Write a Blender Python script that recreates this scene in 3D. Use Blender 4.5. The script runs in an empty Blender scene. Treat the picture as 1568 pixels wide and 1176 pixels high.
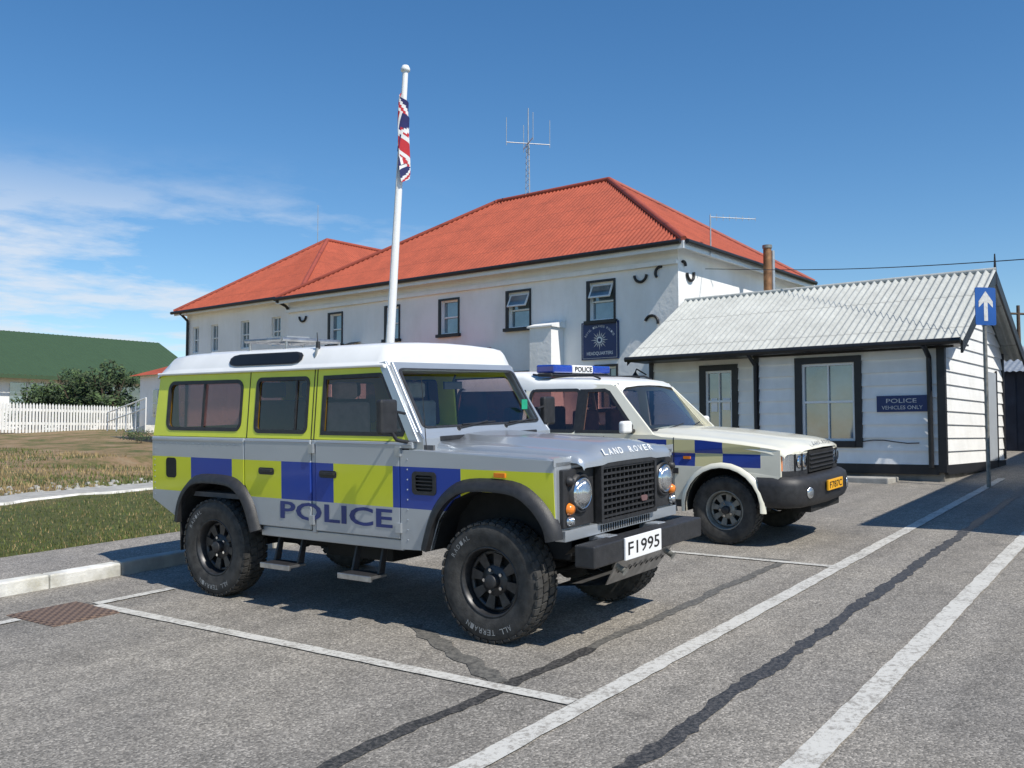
import bpy, bmesh, math, random
from mathutils import Vector, Matrix
from mathutils.geometry import tessellate_polygon
random.seed(7)
sc=bpy.context.scene
col=sc.collection
D=math.radians
# ------------------------------------------------------------------ materials
MATS={}
def new_mat(name):
    m=bpy.data.materials.new(name); m.use_nodes=True
    nt=m.node_tree; b=nt.nodes["Principled BSDF"]
    MATS[name]=m
    return m,nt,b
def N(nt,t,**k):
    n=nt.nodes.new(t)
    for a,v in k.items(): setattr(n,a,v)
    return n
def objco(nt): return N(nt,'ShaderNodeTexCoord').outputs['Object']
def noise(nt,scale,detail=4,rough=.55,vec=None):
    n=N(nt,'ShaderNodeTexNoise'); n.inputs['Scale'].default_value=scale; n.inputs['Detail'].default_value=detail; n.inputs['Roughness'].default_value=rough
    nt.links.new(vec if vec else objco(nt),n.inputs['Vector']); return n.outputs['Fac']
def stretch(nt,sx,sy,sz):
    mp=N(nt,'ShaderNodeMapping'); mp.inputs['Scale'].default_value=(sx,sy,sz); nt.links.new(objco(nt),mp.inputs[0]); return mp.outputs[0]
def ramp(nt,fac,stops,mode='LINEAR'):
    r=N(nt,'ShaderNodeValToRGB'); cr=r.color_ramp; cr.interpolation=mode
    while len(cr.elements)<len(stops): cr.elements.new(.5)
    for e,(p,c) in zip(cr.elements,stops):
        e.position=p; e.color=(c[0],c[1],c[2],1) if not isinstance(c,(int,float)) else (c,c,c,1)
    nt.links.new(fac,r.inputs[0]); return r.outputs[0]
def mixc(nt,fac,a,b,blend='MIX'):
    m=N(nt,'ShaderNodeMix'); m.data_type='RGBA'; m.blend_type=blend
    for s,v in ((0,fac),(6,a),(7,b)):
        if isinstance(v,(int,float)): m.inputs[s].default_value=v
        elif isinstance(v,tuple): m.inputs[s].default_value=(*v[:3],1)
        else: nt.links.new(v,m.inputs[s])
    return m.outputs[2]
def math_(nt,op,a,b=None,c=None):
    m=N(nt,'ShaderNodeMath'); m.operation=op
    for i,v in enumerate((a,b,c)):
        if v is None: continue
        if isinstance(v,(int,float)): m.inputs[i].default_value=v
        else: nt.links.new(v,m.inputs[i])
    return m.outputs[0]
def bump(nt,b,h,strength=.3,dist=.01):
    n=N(nt,'ShaderNodeBump'); n.inputs['Strength'].default_value=strength; n.inputs['Distance'].default_value=dist
    nt.links.new(h,n.inputs['Height']); nt.links.new(n.outputs[0],b.inputs['Normal'])
def simple(name,c,rough=.6,metal=0,var=.15,scale=6,coat=0,bmp=0,bscale=60,dirt=0,ds=(2.2,2.2,.5)):
    m,nt,b=new_mat(name)
    f=noise(nt,scale)
    lo=tuple(x*(1-var) for x in c); hi=tuple(min(1,x*(1+var)) for x in c)
    cc=ramp(nt,f,[(.3,lo),(.7,hi)])
    if dirt:
        s=noise(nt,1.0,7,.65,stretch(nt,*ds))
        cc=mixc(nt,1.0,cc,ramp(nt,s,[(.30,(1-dirt,1-dirt*1.05,1-dirt*1.25)),(.55,(1,1,1))]),'MULTIPLY')
    nt.links.new(cc,b.inputs['Base Color'])
    b.inputs['Roughness'].default_value=rough; b.inputs['Metallic'].default_value=metal
    if coat: b.inputs['Coat Weight'].default_value=coat; b.inputs['Coat Roughness'].default_value=.06
    if bmp: bump(nt,b,noise(nt,bscale,5),bmp,.01)
    return m
YEL=(.68,.72,.035); BLU=(.008,.05,.36); SIL=(.44,.47,.50)
def paint_dirt(nt,c,zl=.55,zh=.95):
    co=objco(nt); s=N(nt,'ShaderNodeSeparateXYZ'); nt.links.new(co,s.inputs[0])
    g=N(nt,'ShaderNodeMapRange'); g.inputs[1].default_value=zl; g.inputs[2].default_value=zh; g.inputs[3].default_value=.5; g.inputs[4].default_value=0.05
    nt.links.new(s.outputs[2],g.inputs[0])
    f=math_(nt,'MULTIPLY',g.outputs[0],noise(nt,9,6,.7))
    return mixc(nt,f,c,(.22,.20,.17))
simple('silver',SIL,.30,.5,.06,3,.5)
simple('roof_white',(.82,.82,.80),.3,0,.04,4,.5,dirt=.06)
simple('cream',(.80,.77,.64),.3,0,.03,4,.6,dirt=.05)
simple('yellow',YEL,.4,0,.05,5,.3)
simple('black_plastic',(.024,.024,.026),.5,0,.3,20,0,.2,150)
simple('under_black',(.012,.012,.012),.8,0,.4,10)
simple('rubber',(.042,.040,.037),.75,0,.5,14,0,.3,90)
simple('rim',(.05,.05,.052),.4,.5,.4,12)
simple('rim_steel',(.25,.25,.23),.5,.4,.3,12)
simple('chrome',(.7,.7,.7),.12,1,.05,5)
simple('alu',(.42,.42,.42),.4,.9,.25,12)
simple('seat',(.38,.39,.40),.8,0,.2,10)
simple('seat_dark',(.16,.09,.09),.8,0,.2,10)
simple('interior',(.10,.10,.105),.8,0,.2,10)
simple('interior_light',(.5,.5,.48),.8,0,.2,10)
simple('dash',(.20,.20,.21),.6,0,.2,10)
simple('white_letter',(.6,.6,.58),.6,0,.2,20)
simple('tyre_letter',(.34,.34,.33),.7,0,.4,30)
simple('decal_blue',(.02,.035,.16),.4,0,.1,8)
simple('plate_white',(.8,.8,.8),.35,0,.02)
simple('plate_yellow',(.85,.42,.02),.35,0,.02)
simple('letter_black',(.01,.01,.01),.4)
simple('amber',(.8,.22,.02),.15,0,.05,5,.5)
simple('bluelens',(.01,.05,.35),.1,0,.1,5,1)
m,nt,b=new_mat('lens'); b.inputs['Base Color'].default_value=(.62,.64,.66,1); b.inputs['Metallic'].default_value=.85; b.inputs['Roughness'].default_value=.14; b.inputs['Coat Weight'].default_value=1
wv=N(nt,'ShaderNodeTexWave'); wv.inputs['Scale'].default_value=28; nt.links.new(objco(nt),wv.inputs[0]); bump(nt,b,wv.outputs['Fac'],.5,.006)
simple('white_wall',(.87,.86,.84),.85,0,.03,1.2,0,1.0,7,dirt=.10,ds=(1.3,1.3,.45))
simple('white_wood',(.84,.84,.82),.55,0,.05,3,0,.15,30,dirt=.08)
simple('wood_grey',(.36,.39,.42),.6,0,.06,3,0,.15,30)
simple('black_trim',(.014,.014,.016),.45,0,.3,6)
simple('window_white',(.76,.78,.78),.45,0,.04)
simple('flue',(.26,.13,.06),.55,.3,.5,5)
simple('galv',(.45,.47,.48),.45,.6,.15,8)
simple('sign_blue',(.012,.03,.12),.4,0,.1,3)
simple('arrow_blue',(.01,.09,.34),.4,0,.1,3)
simple('kerb_white',(.66,.65,.61),.8,0,.25,5,0,.4,40,dirt=.35,ds=(3,3,3))
simple('concrete_and_kerb_shade',(.36,.35,.32),.85,0,.2,6,0,.4,40)
simple('stone',(.2,.19,.17),.9,0,.4,3,0,.6,12)
simple('bark',(.10,.07,.05),.9,0,.3,10)
simple('straw',(.34,.25,.12),.9,0,.3,3)
simple('dark_timber',(.025,.03,.045),.8,0,.3,3)
simple('flag_red',(.45,.02,.03),.8); simple('flag_white',(.7,.7,.7),.8); simple('flag_blue',(.01,.015,.10),.8)
simple('green_sticker',(.02,.35,.2),.5)
def leafm(name,c):
    m,nt,b=new_mat(name); f=noise(nt,3)
    nt.links.new(ramp(nt,f,[(.3,tuple(x*.5 for x in c)),(.7,tuple(x*1.5 for x in c))]),b.inputs['Base Color']); b.inputs['Roughness'].default_value=.7
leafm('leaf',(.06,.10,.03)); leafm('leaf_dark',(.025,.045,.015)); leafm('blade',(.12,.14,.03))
def glass(name,tint,transp,base,gain):
    # thin pane: Schlick reflectance from the (two-sided) facing angle
    m=bpy.data.materials.new(name); m.use_nodes=True; nt=m.node_tree; nt.nodes.clear(); MATS[name]=m
    o=N(nt,'ShaderNodeOutputMaterial'); t=N(nt,'ShaderNodeBsdfTransparent'); t.inputs[0].default_value=(*[x*transp for x in tint],1)
    g=N(nt,'ShaderNodeBsdfGlossy'); g.inputs['Roughness'].default_value=.015; g.inputs['Color'].default_value=(.95,.95,.95,1)
    lw=N(nt,'ShaderNodeLayerWeight'); lw.inputs[0].default_value=.5
    f=math_(nt,'MINIMUM',math_(nt,'ADD',math_(nt,'MULTIPLY',math_(nt,'POWER',lw.outputs['Facing'],4.0),gain),base),1.0)
    mx=N(nt,'ShaderNodeMixShader'); nt.links.new(f,mx.inputs[0]); nt.links.new(t.outputs[0],mx.inputs[1]); nt.links.new(g.outputs[0],mx.inputs[2]); nt.links.new(mx.outputs[0],o.inputs[0])
glass('glass_dark',(.72,.50,.48),.80,.06,.9); glass('glass_clear',(.90,.98,.97),.95,.07,.9)  # reddish colour of the dark panes stands in for red reflections
m,nt,b=new_mat('glass_window'); b.inputs['Roughness'].default_value=.04; b.inputs['Specular IOR Level'].default_value=1.0; b.inputs['IOR'].default_value=1.9
bump(nt,b,noise(nt,1.5,2),.15,.02)
nt.links.new(ramp(nt,noise(nt,1.2),[(.3,(.04,.07,.09)),(.7,(.20,.28,.33))]),b.inputs['Base Color'])
def livery(name,y0,L,rows,base,metal=.0):
    m,nt,b=new_mat(name); co=objco(nt); s=N(nt,'ShaderNodeSeparateXYZ'); nt.links.new(co,s.inputs[0])
    f=math_(nt,'DIVIDE',math_(nt,'SUBTRACT',s.outputs[1],y0),L)
    c=base
    for z0,z1,stops in rows:
        r=ramp(nt,f,[(max(0,(y-y0)/L),cc) for y,cc in stops],'CONSTANT')
        mk=math_(nt,'MULTIPLY',math_(nt,'GREATER_THAN',s.outputs[2],z0),math_(nt,'LESS_THAN',s.outputs[2],z1))
        c=mixc(nt,mk,c,r)
    c=paint_dirt(nt,c)
    nt.links.new(c,b.inputs['Base Color']); b.inputs['Roughness'].default_value=.32; b.inputs['Metallic'].default_value=metal
    b.inputs['Coat Weight'].default_value=.5; b.inputs['Coat Roughness'].default_value=.06
    bump(nt,b,noise(nt,2.5,2),.12,.04)
livery('def_side',-1,5,[(.84,1.13,[(-1,YEL),(.225,BLU),(.819,YEL),(1.417,BLU),(1.985,YEL),(2.57,BLU),(3.09,YEL)])],SIL,.25)
CRM=(.80,.77,.64); PY=(.66,.60,.32); PB=(.012,.045,.30)
ys=[-.42,-.02,.30,.64,.98,1.32,1.66,2.0,2.34,2.68,3.02,3.36]
st1=[(-1,CRM)]; st2=[(-1,CRM)]
for i,y in enumerate(ys): st1.append((y,PY if i%2==0 else PB)); st2.append((y,PB if i%2==0 else PY))
livery('disco_side',-1,5,[(.965,1.105,st1),(.825,.965,st2)],CRM)
def asphalt(name,c):
    m,nt,b=new_mat(name)
    big=noise(nt,.45,6,.6); mid=noise(nt,5,6,.65)
    v=N(nt,'ShaderNodeTexVoronoi'); v.inputs['Scale'].default_value=95; nt.links.new(objco(nt),v.inputs['Vector'])
    sp=N(nt,'ShaderNodeSeparateColor'); nt.links.new(v.outputs['Color'],sp.inputs[0])
    c0=ramp(nt,sp.outputs[0],[(0,tuple(x*.52 for x in c)),(.4,tuple(x*.88 for x in c)),(.8,tuple(x*1.18 for x in c)),(1,tuple(x*1.8 for x in c))])
    c1=mixc(nt,1.0,c0,ramp(nt,big,[(.3,(.76,.77,.79)),(.7,(1.14,1.13,1.10))]),'MULTIPLY')
    c2=mixc(nt,1.0,c1,ramp(nt,mid,[(.3,.82),(.7,1.12)]),'MULTIPLY')
    st=ramp(nt,noise(nt,1.7,6,.7),[(.58,1.0),(.74,.68)])
    c3=mixc(nt,1.0,c2,st,'MULTIPLY')
    tr=noise(nt,1,4,.6,stretch(nt,.12,2.6,1))
    c4=mixc(nt,1.0,c3,ramp(nt,tr,[(.35,.86),(.6,1.05)]),'MULTIPLY')
    nt.links.new(c4,b.inputs['Base Color']); b.inputs['Roughness'].default_value=.85
    bump(nt,b,math_(nt,'MULTIPLY',v.outputs['Distance'],-1),.7,.005)
asphalt('asphalt',(.262,.240,.210)); asphalt('footpath',(.29,.265,.235))
m,nt,b=new_mat('tar'); f=noise(nt,40,6,.8); nt.links.new(ramp(nt,f,[(.44,(.026,.026,.026)),(.66,(.14,.13,.12))]),b.inputs['Base Color']); b.inputs['Roughness'].default_value=.5; bump(nt,b,f,.5,.005)
m,nt,b=new_mat('tar_soft'); f=noise(nt,25,6,.8); nt.links.new(ramp(nt,f,[(.38,(.06,.058,.054)),(.62,(.18,.17,.15))]),b.inputs['Base Color']); b.inputs['Roughness'].default_value=.7; bump(nt,b,f,.5,.005)
m,nt,b=new_mat('road_paint')
f1=noise(nt,30,8,.8); f2=noise(nt,4,4)
c=mixc(nt,ramp(nt,math_(nt,'ADD',math_(nt,'MULTIPLY',f1,.75),math_(nt,'MULTIPLY',f2,.25)),[(.49,0.0),(.57,.85)]),(.56,.545,.50),(.26,.24,.21))
nt.links.new(c,b.inputs['Base Color']); b.inputs['Roughness'].default_value=.75; bump(nt,b,f1,.4,.004)
m,nt,b=new_mat('grass_ground'); co=objco(nt); s=N(nt,'ShaderNodeSeparateXYZ'); nt.links.new(co,s.inputs[0])
w=math_(nt,'ADD',s.outputs[1],math_(nt,'MULTIPLY',noise(nt,.8,4),3.0))
mk=N(nt,'ShaderNodeMapRange'); mk.inputs[1].default_value=10.4; mk.inputs[2].default_value=11.6; nt.links.new(w,mk.inputs[0])
gr=ramp(nt,noise(nt,9,8,.7),[(.3,(.06,.08,.016)),(.55,(.13,.14,.03)),(.75,(.22,.20,.07))])
br=ramp(nt,noise(nt,1.1,9,.75),[(.36,(.10,.13,.03)),(.46,(.22,.18,.07)),(.54,(.37,.24,.13)),(.70,(.42,.34,.21))])
nt.links.new(mixc(nt,mk.outputs[0],gr,br),b.inputs['Base Color']); b.inputs['Roughness'].default_value=.9
bump(nt,b,noise(nt,30,6,.8),1,.06)
def roofm(name,c,rust=.2,lap=1.7):
    m,nt,b=new_mat(name); f=noise(nt,1.5,6,.7); g=noise(nt,14,4)
    c1=ramp(nt,f,[(.25,tuple(x*(1-rust) for x in c)),(.75,tuple(min(1,x*(1+rust*.5)) for x in c))])
    c2=mixc(nt,1.0,c1,ramp(nt,g,[(.3,.88),(.7,1.08)]),'MULTIPLY')
    co=objco(nt); s=N(nt,'ShaderNodeSeparateXYZ'); nt.links.new(co,s.inputs[0])
    ln=math_(nt,'LESS_THAN',math_(nt,'FRACT',math_(nt,'MULTIPLY',s.outputs[2],1/lap*1.0)),.03)
    c3=mixc(nt,math_(nt,'MULTIPLY',ln,.5),c2,tuple(x*.35 for x in c))
    nt.links.new(c3,b.inputs['Base Color']); b.inputs['Roughness'].default_value=.6
roofm('red_roof',(.40,.082,.038),.28,.62); roofm('red_cap',(.34,.07,.04)); roofm('white_roof',(.47,.48,.45),.22,.7); roofm('green_roof',(.045,.085,.038),.1,9)
m,nt,b=new_mat('drain_rust')
bt=N(nt,'ShaderNodeTexChecker'); bt.inputs['Scale'].default_value=26; nt.links.new(objco(nt),bt.inputs['Vector'])
bt.inputs[1].default_value=(.05,.03,.025,1); bt.inputs[2].default_value=(.20,.13,.09,1)
nt.links.new(mixc(nt,math_(nt,'MULTIPLY',noise(nt,8),.6),bt.outputs[0],(.14,.10,.08)),b.inputs['Base Color']); b.inputs['Roughness'].default_value=.8

# ------------------------------------------------------------------ builder
def empty(name,mat=None):
    e=bpy.data.objects.new(name,None); e.empty_display_size=.3; col.objects.link(e)
    if mat is not None: e.matrix_world=mat
    return e
class B:
    def __init__(s,name,parent=None,bevel=0,seg=2):
        s.name=name;s.parent=parent;s.v=[];s.f=[];s.m=[];s.sm=[];s.mats=[];s.bevel=bevel;s.seg=seg
    def mi(s,m):
        if m not in s.mats: s.mats.append(m)
        return s.mats.index(m)
    def add(s,vs,fs,mat,smooth=False):
        o=len(s.v); s.v+= [Vector(x) for x in vs]; k=s.mi(mat)
        for f in fs: s.f.append([i+o for i in f]); s.m.append(k); s.sm.append(smooth)
    def box(s,x0,x1,y0,y1,z0,z1,mat,M=None):
        vs=[Vector((x,y,z)) for x in (x0,x1) for y in (y0,y1) for z in (z0,z1)]
        if M is not None: vs=[M@v for v in vs]
        s.add(vs,[(0,1,3,2),(4,6,7,5),(0,4,5,1),(2,3,7,6),(0,2,6,4),(1,5,7,3)],mat)
    def plate(s,loops,mp,th,mat,smooth=False):
        pl=[[Vector((u,v,0)) for u,v in L] for L in loops]
        tr=tessellate_polygon(pl); flat=[p for L in loops for p in L]; n=len(flat)
        vs=[mp(u,v,0) for u,v in flat]+[mp(u,v,th) for u,v in flat]
        fs=[tuple(t) for t in tr]+[tuple(n+i for i in reversed(t)) for t in tr]
        o=0
        for L in loops:
            k=len(L)
            for i in range(k): a=o+i;b_=o+(i+1)%k; fs.append((a,b_,b_+n,a+n))
            o+=k
        s.add(vs,fs,mat,smooth)
    def pane(s,loop,mp,mat):
        # single thin sheet (glass)
        tr=tessellate_polygon([[Vector((u,v,0)) for u,v in loop]]); s.add([mp(u,v,0) for u,v in loop],[tuple(t) for t in tr],mat)
    def loft(s,secs,mat,smooth=True,closed=False,caps=False):
        n=len(secs[0]); vs=[p for S in secs for p in S]; fs=[]
        for i in range(len(secs)-1):
            for j in range(n if closed else n-1):
                k=(j+1)%n; fs.append((i*n+j,i*n+k,(i+1)*n+k,(i+1)*n+j))
        s.add(vs,fs,mat,smooth)
        if caps: s.add(list(secs[0]),[tuple(range(n))],mat); s.add(list(secs[-1]),[tuple(range(n))],mat)
    def cyl(s,p0,p1,r0,r1=None,mat='galv',n=16,caps=True,smooth=True):
        p0=Vector(p0);p1=Vector(p1); r1=r0 if r1 is None else r1
        d=(p1-p0).normalized(); a=d.orthogonal().normalized(); b=d.cross(a)
        S=[[p+ (a*math.cos(t)+b*math.sin(t))*r for t in [2*math.pi*i/n for i in range(n)]] for p,r in ((p0,r0),(p1,r1))]
        s.loft(S,mat,smooth,True)
        if caps: s.add(S[0],[tuple(range(n))],mat); s.add(S[1],[tuple(range(n))],mat)
    def tube(s,pts,r,mat,n=8):
        pts=[Vector(p) for p in pts]
        for a,b in zip(pts,pts[1:]): s.cyl(a,b,r,r,mat,n)
    def lathe(s,prof,c,ax,mat,n=40,smooth=True):
        c=Vector(c); ax=Vector(ax).normalized(); a=ax.orthogonal().normalized(); b=ax.cross(a)
        S=[[c+ax*h+(a*math.cos(2*math.pi*i/n)+b*math.sin(2*math.pi*i/n))*r for i in range(n)] for r,h in prof]
        s.loft(S,mat,smooth,True)
    def text(s,txt,o,xd,yd,w,h,mat,ext=.002,offs=0.0):
        cu=bpy.data.curves.new('t','FONT'); cu.body=txt; cu.extrude=0; cu.offset=offs; cu.resolution_u=3
        ob=bpy.data.objects.new('t',cu); col.objects.link(ob); bpy.context.view_layer.update()
        me=ob.evaluated_get(bpy.context.evaluated_depsgraph_get()).to_mesh()
        xs=[v.co.x for v in me.vertices]; ys=[v.co.y for v in me.vertices]
        x0,x1,y0,y1=min(xs),max(xs),min(ys),max(ys); o=Vector(o);xd=Vector(xd);yd=Vector(yd); nd=xd.cross(yd)
        vs=[o+xd*((v.co.x-x0)/(x1-x0)*w)+yd*((v.co.y-y0)/(y1-y0)*h)+nd*ext for v in me.vertices]
        fs=[tuple(p.vertices) for p in me.polygons]
        s.add(vs,fs,mat)
        bpy.data.objects.remove(ob)
    def done(s):
        me=bpy.data.meshes.new(s.name); me.from_pydata([tuple(v) for v in s.v],[],s.f)
        for m in s.mats: me.materials.append(MATS[m])
        for p,k,sm in zip(me.polygons,s.m,s.sm): p.material_index=k; p.use_smooth=sm
        bm=bmesh.new(); bm.from_mesh(me); bmesh.ops.recalc_face_normals(bm,faces=bm.faces); bm.to_mesh(me); bm.free()
        ob=bpy.data.objects.new(s.name,me); col.objects.link(ob)
        if s.parent is not None: ob.parent=s.parent
        if s.bevel:
            w=ob.modifiers.new('weld','WELD'); w.merge_threshold=.0004
            bv=ob.modifiers.new('bev','BEVEL'); bv.width=s.bevel; bv.segments=s.seg; bv.limit_method='ANGLE'; bv.angle_limit=D(40)
        return ob
def rr(u0,u1,v0,v1,r,n=4):
    P=[]
    for cx,cy,a0 in ((u1-r,v1-r,0),(u0+r,v1-r,90),(u0+r,v0+r,180),(u1-r,v0+r,270)):
        for i in range(n+1):
            a=D(a0+90*i/n); P.append((cx+r*math.cos(a),cy+r*math.sin(a)))
    return P
def inset(poly,d):
    n=len(poly); out=[]
    area=sum(poly[i][0]*poly[(i+1)%n][1]-poly[(i+1)%n][0]*poly[i][1] for i in range(n)); sg=1 if area>0 else -1
    for i in range(n):
        a=Vector(poly[i-1]);b=Vector(poly[i]);e=Vector(poly[(i+1)%n])
        d1=(b-a).normalized(); d2=(e-b).normalized(); n1=Vector((-d1.y,d1.x));n2=Vector((-d2.y,d2.x)); nn=(n1+n2)
        if nn.length<1e-6: nn=n1
        nn.normalize(); k=1/max(.5,nn.dot(n1)); q=b+nn*d*k*sg; out.append((q.x,q.y))
    return out
# ------------------------------------------------------------------ frames
def camrot(yaw,pit,rol):
    cy,sy=math.cos(yaw),math.sin(yaw)
    f=Vector((cy*math.cos(pit),sy*math.cos(pit),math.sin(pit))); r=Vector((sy,-cy,0)); u=r.cross(f)
    r2=r*math.cos(rol)+u*math.sin(rol); u2=-r*math.sin(rol)+u*math.cos(rol); return r2,u2,f
gr_,gu_,gf_=camrot(D(34.88),D(.58),D(-.75)); CG=Vector((-5.858,-3.693,1.629))
wr,wu,wf=camrot(D(38.8),D(3.1),0); CW=Vector((0,0,1.63))
def mat3(c0,c1,c2): return Matrix((c0,c1,c2)).transposed()
M3=mat3(wr,wu,wf)@mat3(gr_,gu_,gf_).transposed()
G=Matrix.Translation(CW)@M3.to_4x4()@Matrix.Translation(-CG)
def g2w(x,y,z=0): return G@Vector((x,y,z))
cam=bpy.data.cameras.new('camera'); co_=bpy.data.objects.new('camera',cam); col.objects.link(co_)
mw=mat3(wr,wu,-wf).to_4x4(); mw.translation=CW; co_.matrix_world=mw
cam.lens=36*1456/1568; cam.sensor_width=36; cam.clip_end=3000; cam.clip_start=.05; sc.camera=co_
def ground_z(x,y):
    n=M3@Vector((0,0,1)); p=g2w(0,0,0); return p.z-((x-p.x)*n.x+(y-p.y)*n.y)/n.z
def FR(F,R,z): return Vector((F*math.cos(D(38.8))+R*math.sin(D(38.8)),F*math.sin(D(38.8))-R*math.cos(D(38.8)),z))

# ------------------------------------------------------------------ ground
def lawn(gx,gy):
    if gy<5.6: return -.004
    t=gy
    h=.115+ (min(t,9.3)-5.6)/3.7*.09 + max(0,min(t,25)-9.3)/15.7*.22
    if t>9.3 and t<25: h+=.03*math.sin(gx*.9)*math.sin(gy*.7)
    return h
def terr(gx,gy):
    h=lawn(gx,gy); fade=max(0,min(1,(8-gx)/4)) if gy<16 else 1
    h=h*fade-.004 if h>0 else h
    p=g2w(gx,gy,0)
    if p.z>1.45: h-= (p.z-1.45)*.97
    if p.z<-3: h-= (p.z+3)*.97
    return h
xs=[-700,-400,-200,-120,-80,-60]+[-45+i*1.0 for i in range(106)]+[70,90,120,200,400,800]
ys=[-600,-300,-150,-80,-50,-30,-20,-10,0,4.4,4.5,5.599,5.6]+[6+.5*i for i in range(0,40)]+[26+i*1.5 for i in range(30)]+[80,100,150,250,400,900]
b=B('ground'); nx=len(xs); vs=[];fs=[]
for y in ys:
    for x in xs: vs.append((x,y,terr(x,y)))
for j in range(len(ys)-1):
    for i in range(nx-1): fs.append((j*nx+i,j*nx+i+1,(j+1)*nx+i+1,(j+1)*nx+i))
b.add(vs,fs,'grass_ground',True); o=b.done(); o.matrix_world=G
def flat(b,poly,z,mat): b.add([(x,y,z) for x,y in poly],[tuple(range(len(poly)))],mat)
b=B('asphalt_car_park'); flat(b,[(-30,-30),(24,-30),(24,4.3),(-30,4.3)],0,'asphalt'); o=b.done(); o.matrix_world=G
def strip(b,p,q,w,z,mat,jit=0,n=1,wob=0):
    p=Vector(p);q=Vector(q);d=(q-p);nrm=Vector((-d.y,d.x)).normalized()
    L=[];Rr=[]
    for i in range(n+1):
        c=p+d*i/n+nrm*wob*math.sin(i*.31)*math.sin(i*.11+1); L.append(c+nrm*(w/2+random.uniform(-jit,jit))); Rr.append(c-nrm*(w/2+random.uniform(-jit,jit)))
    for i in range(n): flat(b,[tuple(L[i]),tuple(L[i+1]),tuple(Rr[i+1]),tuple(Rr[i])],z,mat)
b=B('tar_joint')
strip(b,(-5,-.61),(-.6,-.61),.09,.004,'tar',.014,60,.02); strip(b,(-.6,-.61),(3.1,-.61),.085,.004,'tar_soft',.012,60,.02); strip(b,(-6,-1.72),(14,-1.72),.105,.004,'tar',.02,260,.012)
strip(b,(-.75,.75),(-1.5,-.55),.12,.0045,'tar_soft',.03,14); strip(b,(3.1,-.61),(2.9,1.0),.05,.0045,'tar_soft',.01,14); o=b.done(); o.matrix_world=G
b=B('parking_line')
strip(b,(-8,-1.14),(13,-1.14),.125,.008,'road_paint',.006,160); strip(b,(-8,-2.34),(13,-2.34),.14,.0085,'road_paint',.006,160)
strip(b,(-1.58,-1.075),(-1.58,3.30),.10,.008,'road_paint',.004,50); strip(b,(-9,3.36),(-2.17,3.36),.10,.008,'road_paint',.004,50); strip(b,(-1.56,3.36),(-.85,3.36),.10,.008,'road_paint',.004,10)
strip(b,(2.98,-1.075),(2.98,3.3),.09,.008,'road_paint',.004,50)
o=b.done(); o.matrix_world=G
e=empty('kerb',G)
b=B('kerb_stones',e,.015)
x=-14.0
while x<11:
    L=.9; m='kerb_white' if x<-.9 else 'concrete_and_kerb_shade'  # vehicle's shadow on the kerb is painted in with darker stones
    if m=='kerb_white' and x+L>-.75: L=-.72-x
    b.box(x,x+L-.008,4.3,4.45,-.05,.12+random.uniform(-.004,.004),m); x+=L
b.done()
b=B('footpath'); b.box(-16,11,4.452,5.6,-.1,.115,'footpath'); o=b.done(); o.matrix_world=G
b=B('garden_path')
for i in range(80):
    x0=-20+i*.4; x1=x0+.4; f0=lambda k:.09*math.sin(k*1.3)+.05*math.sin(k*3.1)
    P=[(x0,9.5+f0(i)),(x1,9.5+f0(i+1)),(x1,10.1+f0(i*2+2)),(x0,10.1+f0(i*2))]
    b.add([(px,py,terr(px,py)+.03) for px,py in P],[(0,1,2,3)],'concrete_and_kerb_shade')
    b.add([(x0,9.5+f0(i),terr(x0,9.5)+.03),(x1,9.5+f0(i+1),terr(x1,9.5)+.03),(x1,9.42+f0(i+1),terr(x1,9.4)-.05),(x0,9.42+f0(i),terr(x0,9.4)-.05)],[(0,1,2,3)],'kerb_white')
o=b.done(); o.matrix_world=G
b=B('stone_edging')
for i in range(520):
    x=random.uniform(-16,4); y=10.1+random.random()**1.5*1.2; r=random.uniform(.02,.08); z=terr(x,y)
    P=[Vector((x,y,z))+Vector((random.uniform(.6,1)*r*math.cos(a),random.uniform(.6,1)*r*math.sin(a),0)) for a in [j*1.047 for j in range(6)]]
    b.loft([P,[p.lerp(Vector((x,y,z)),.4)+Vector((0,0,r*.6)) for p in P]],'concrete_and_kerb_shade',True,True,True)
o=b.done(); o.matrix_world=G
b=B('drain_cover',None,.005); b.box(-2.12,-1.62,2.95,3.55,-.02,.012,'drain_rust'); b.box(-2.15,-1.59,2.92,3.58,-.02,.007,'drain_rust'); o=b.done(); o.matrix_world=G
b=B('grass')
def tuft(gx,gy,h,w,mat):
    z=terr(gx,gy); a=random.uniform(0,6.28); dx,dy=math.cos(a)*w,math.sin(a)*w; lx,ly=random.uniform(-.5,.5)*h,random.uniform(-.5,.5)*h
    b.add([(gx-dx,gy-dy,z-.005),(gx+dx,gy+dy,z-.005),(gx+lx,gy+ly,z+h)],[(0,1,2)],mat)
for i in range(36000):
    gy=5.55+random.random()**1.5*8; gx=random.uniform(-8,3.5)
    if 9.35<gy<10.15: continue
    r=random.random(); tuft(gx,gy,random.uniform(.02,.05),.006,'leaf' if r<.30 else ('blade' if r<.82 else 'straw'))
for i in range(26000):
    gy=10.2+random.random()**1.3*17; gx=random.uniform(-9,7)
    k=math.sin(gx*1.1+gy*.35)*math.sin(gy*.8-gx*.3)+random.uniform(-.5,.5)
    tuft(gx,gy,random.uniform(.04,.10),.012,'straw' if k<.25 else ('blade' if random.random()<.7 else 'leaf'))
o=b.done(); o.matrix_world=G

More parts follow.
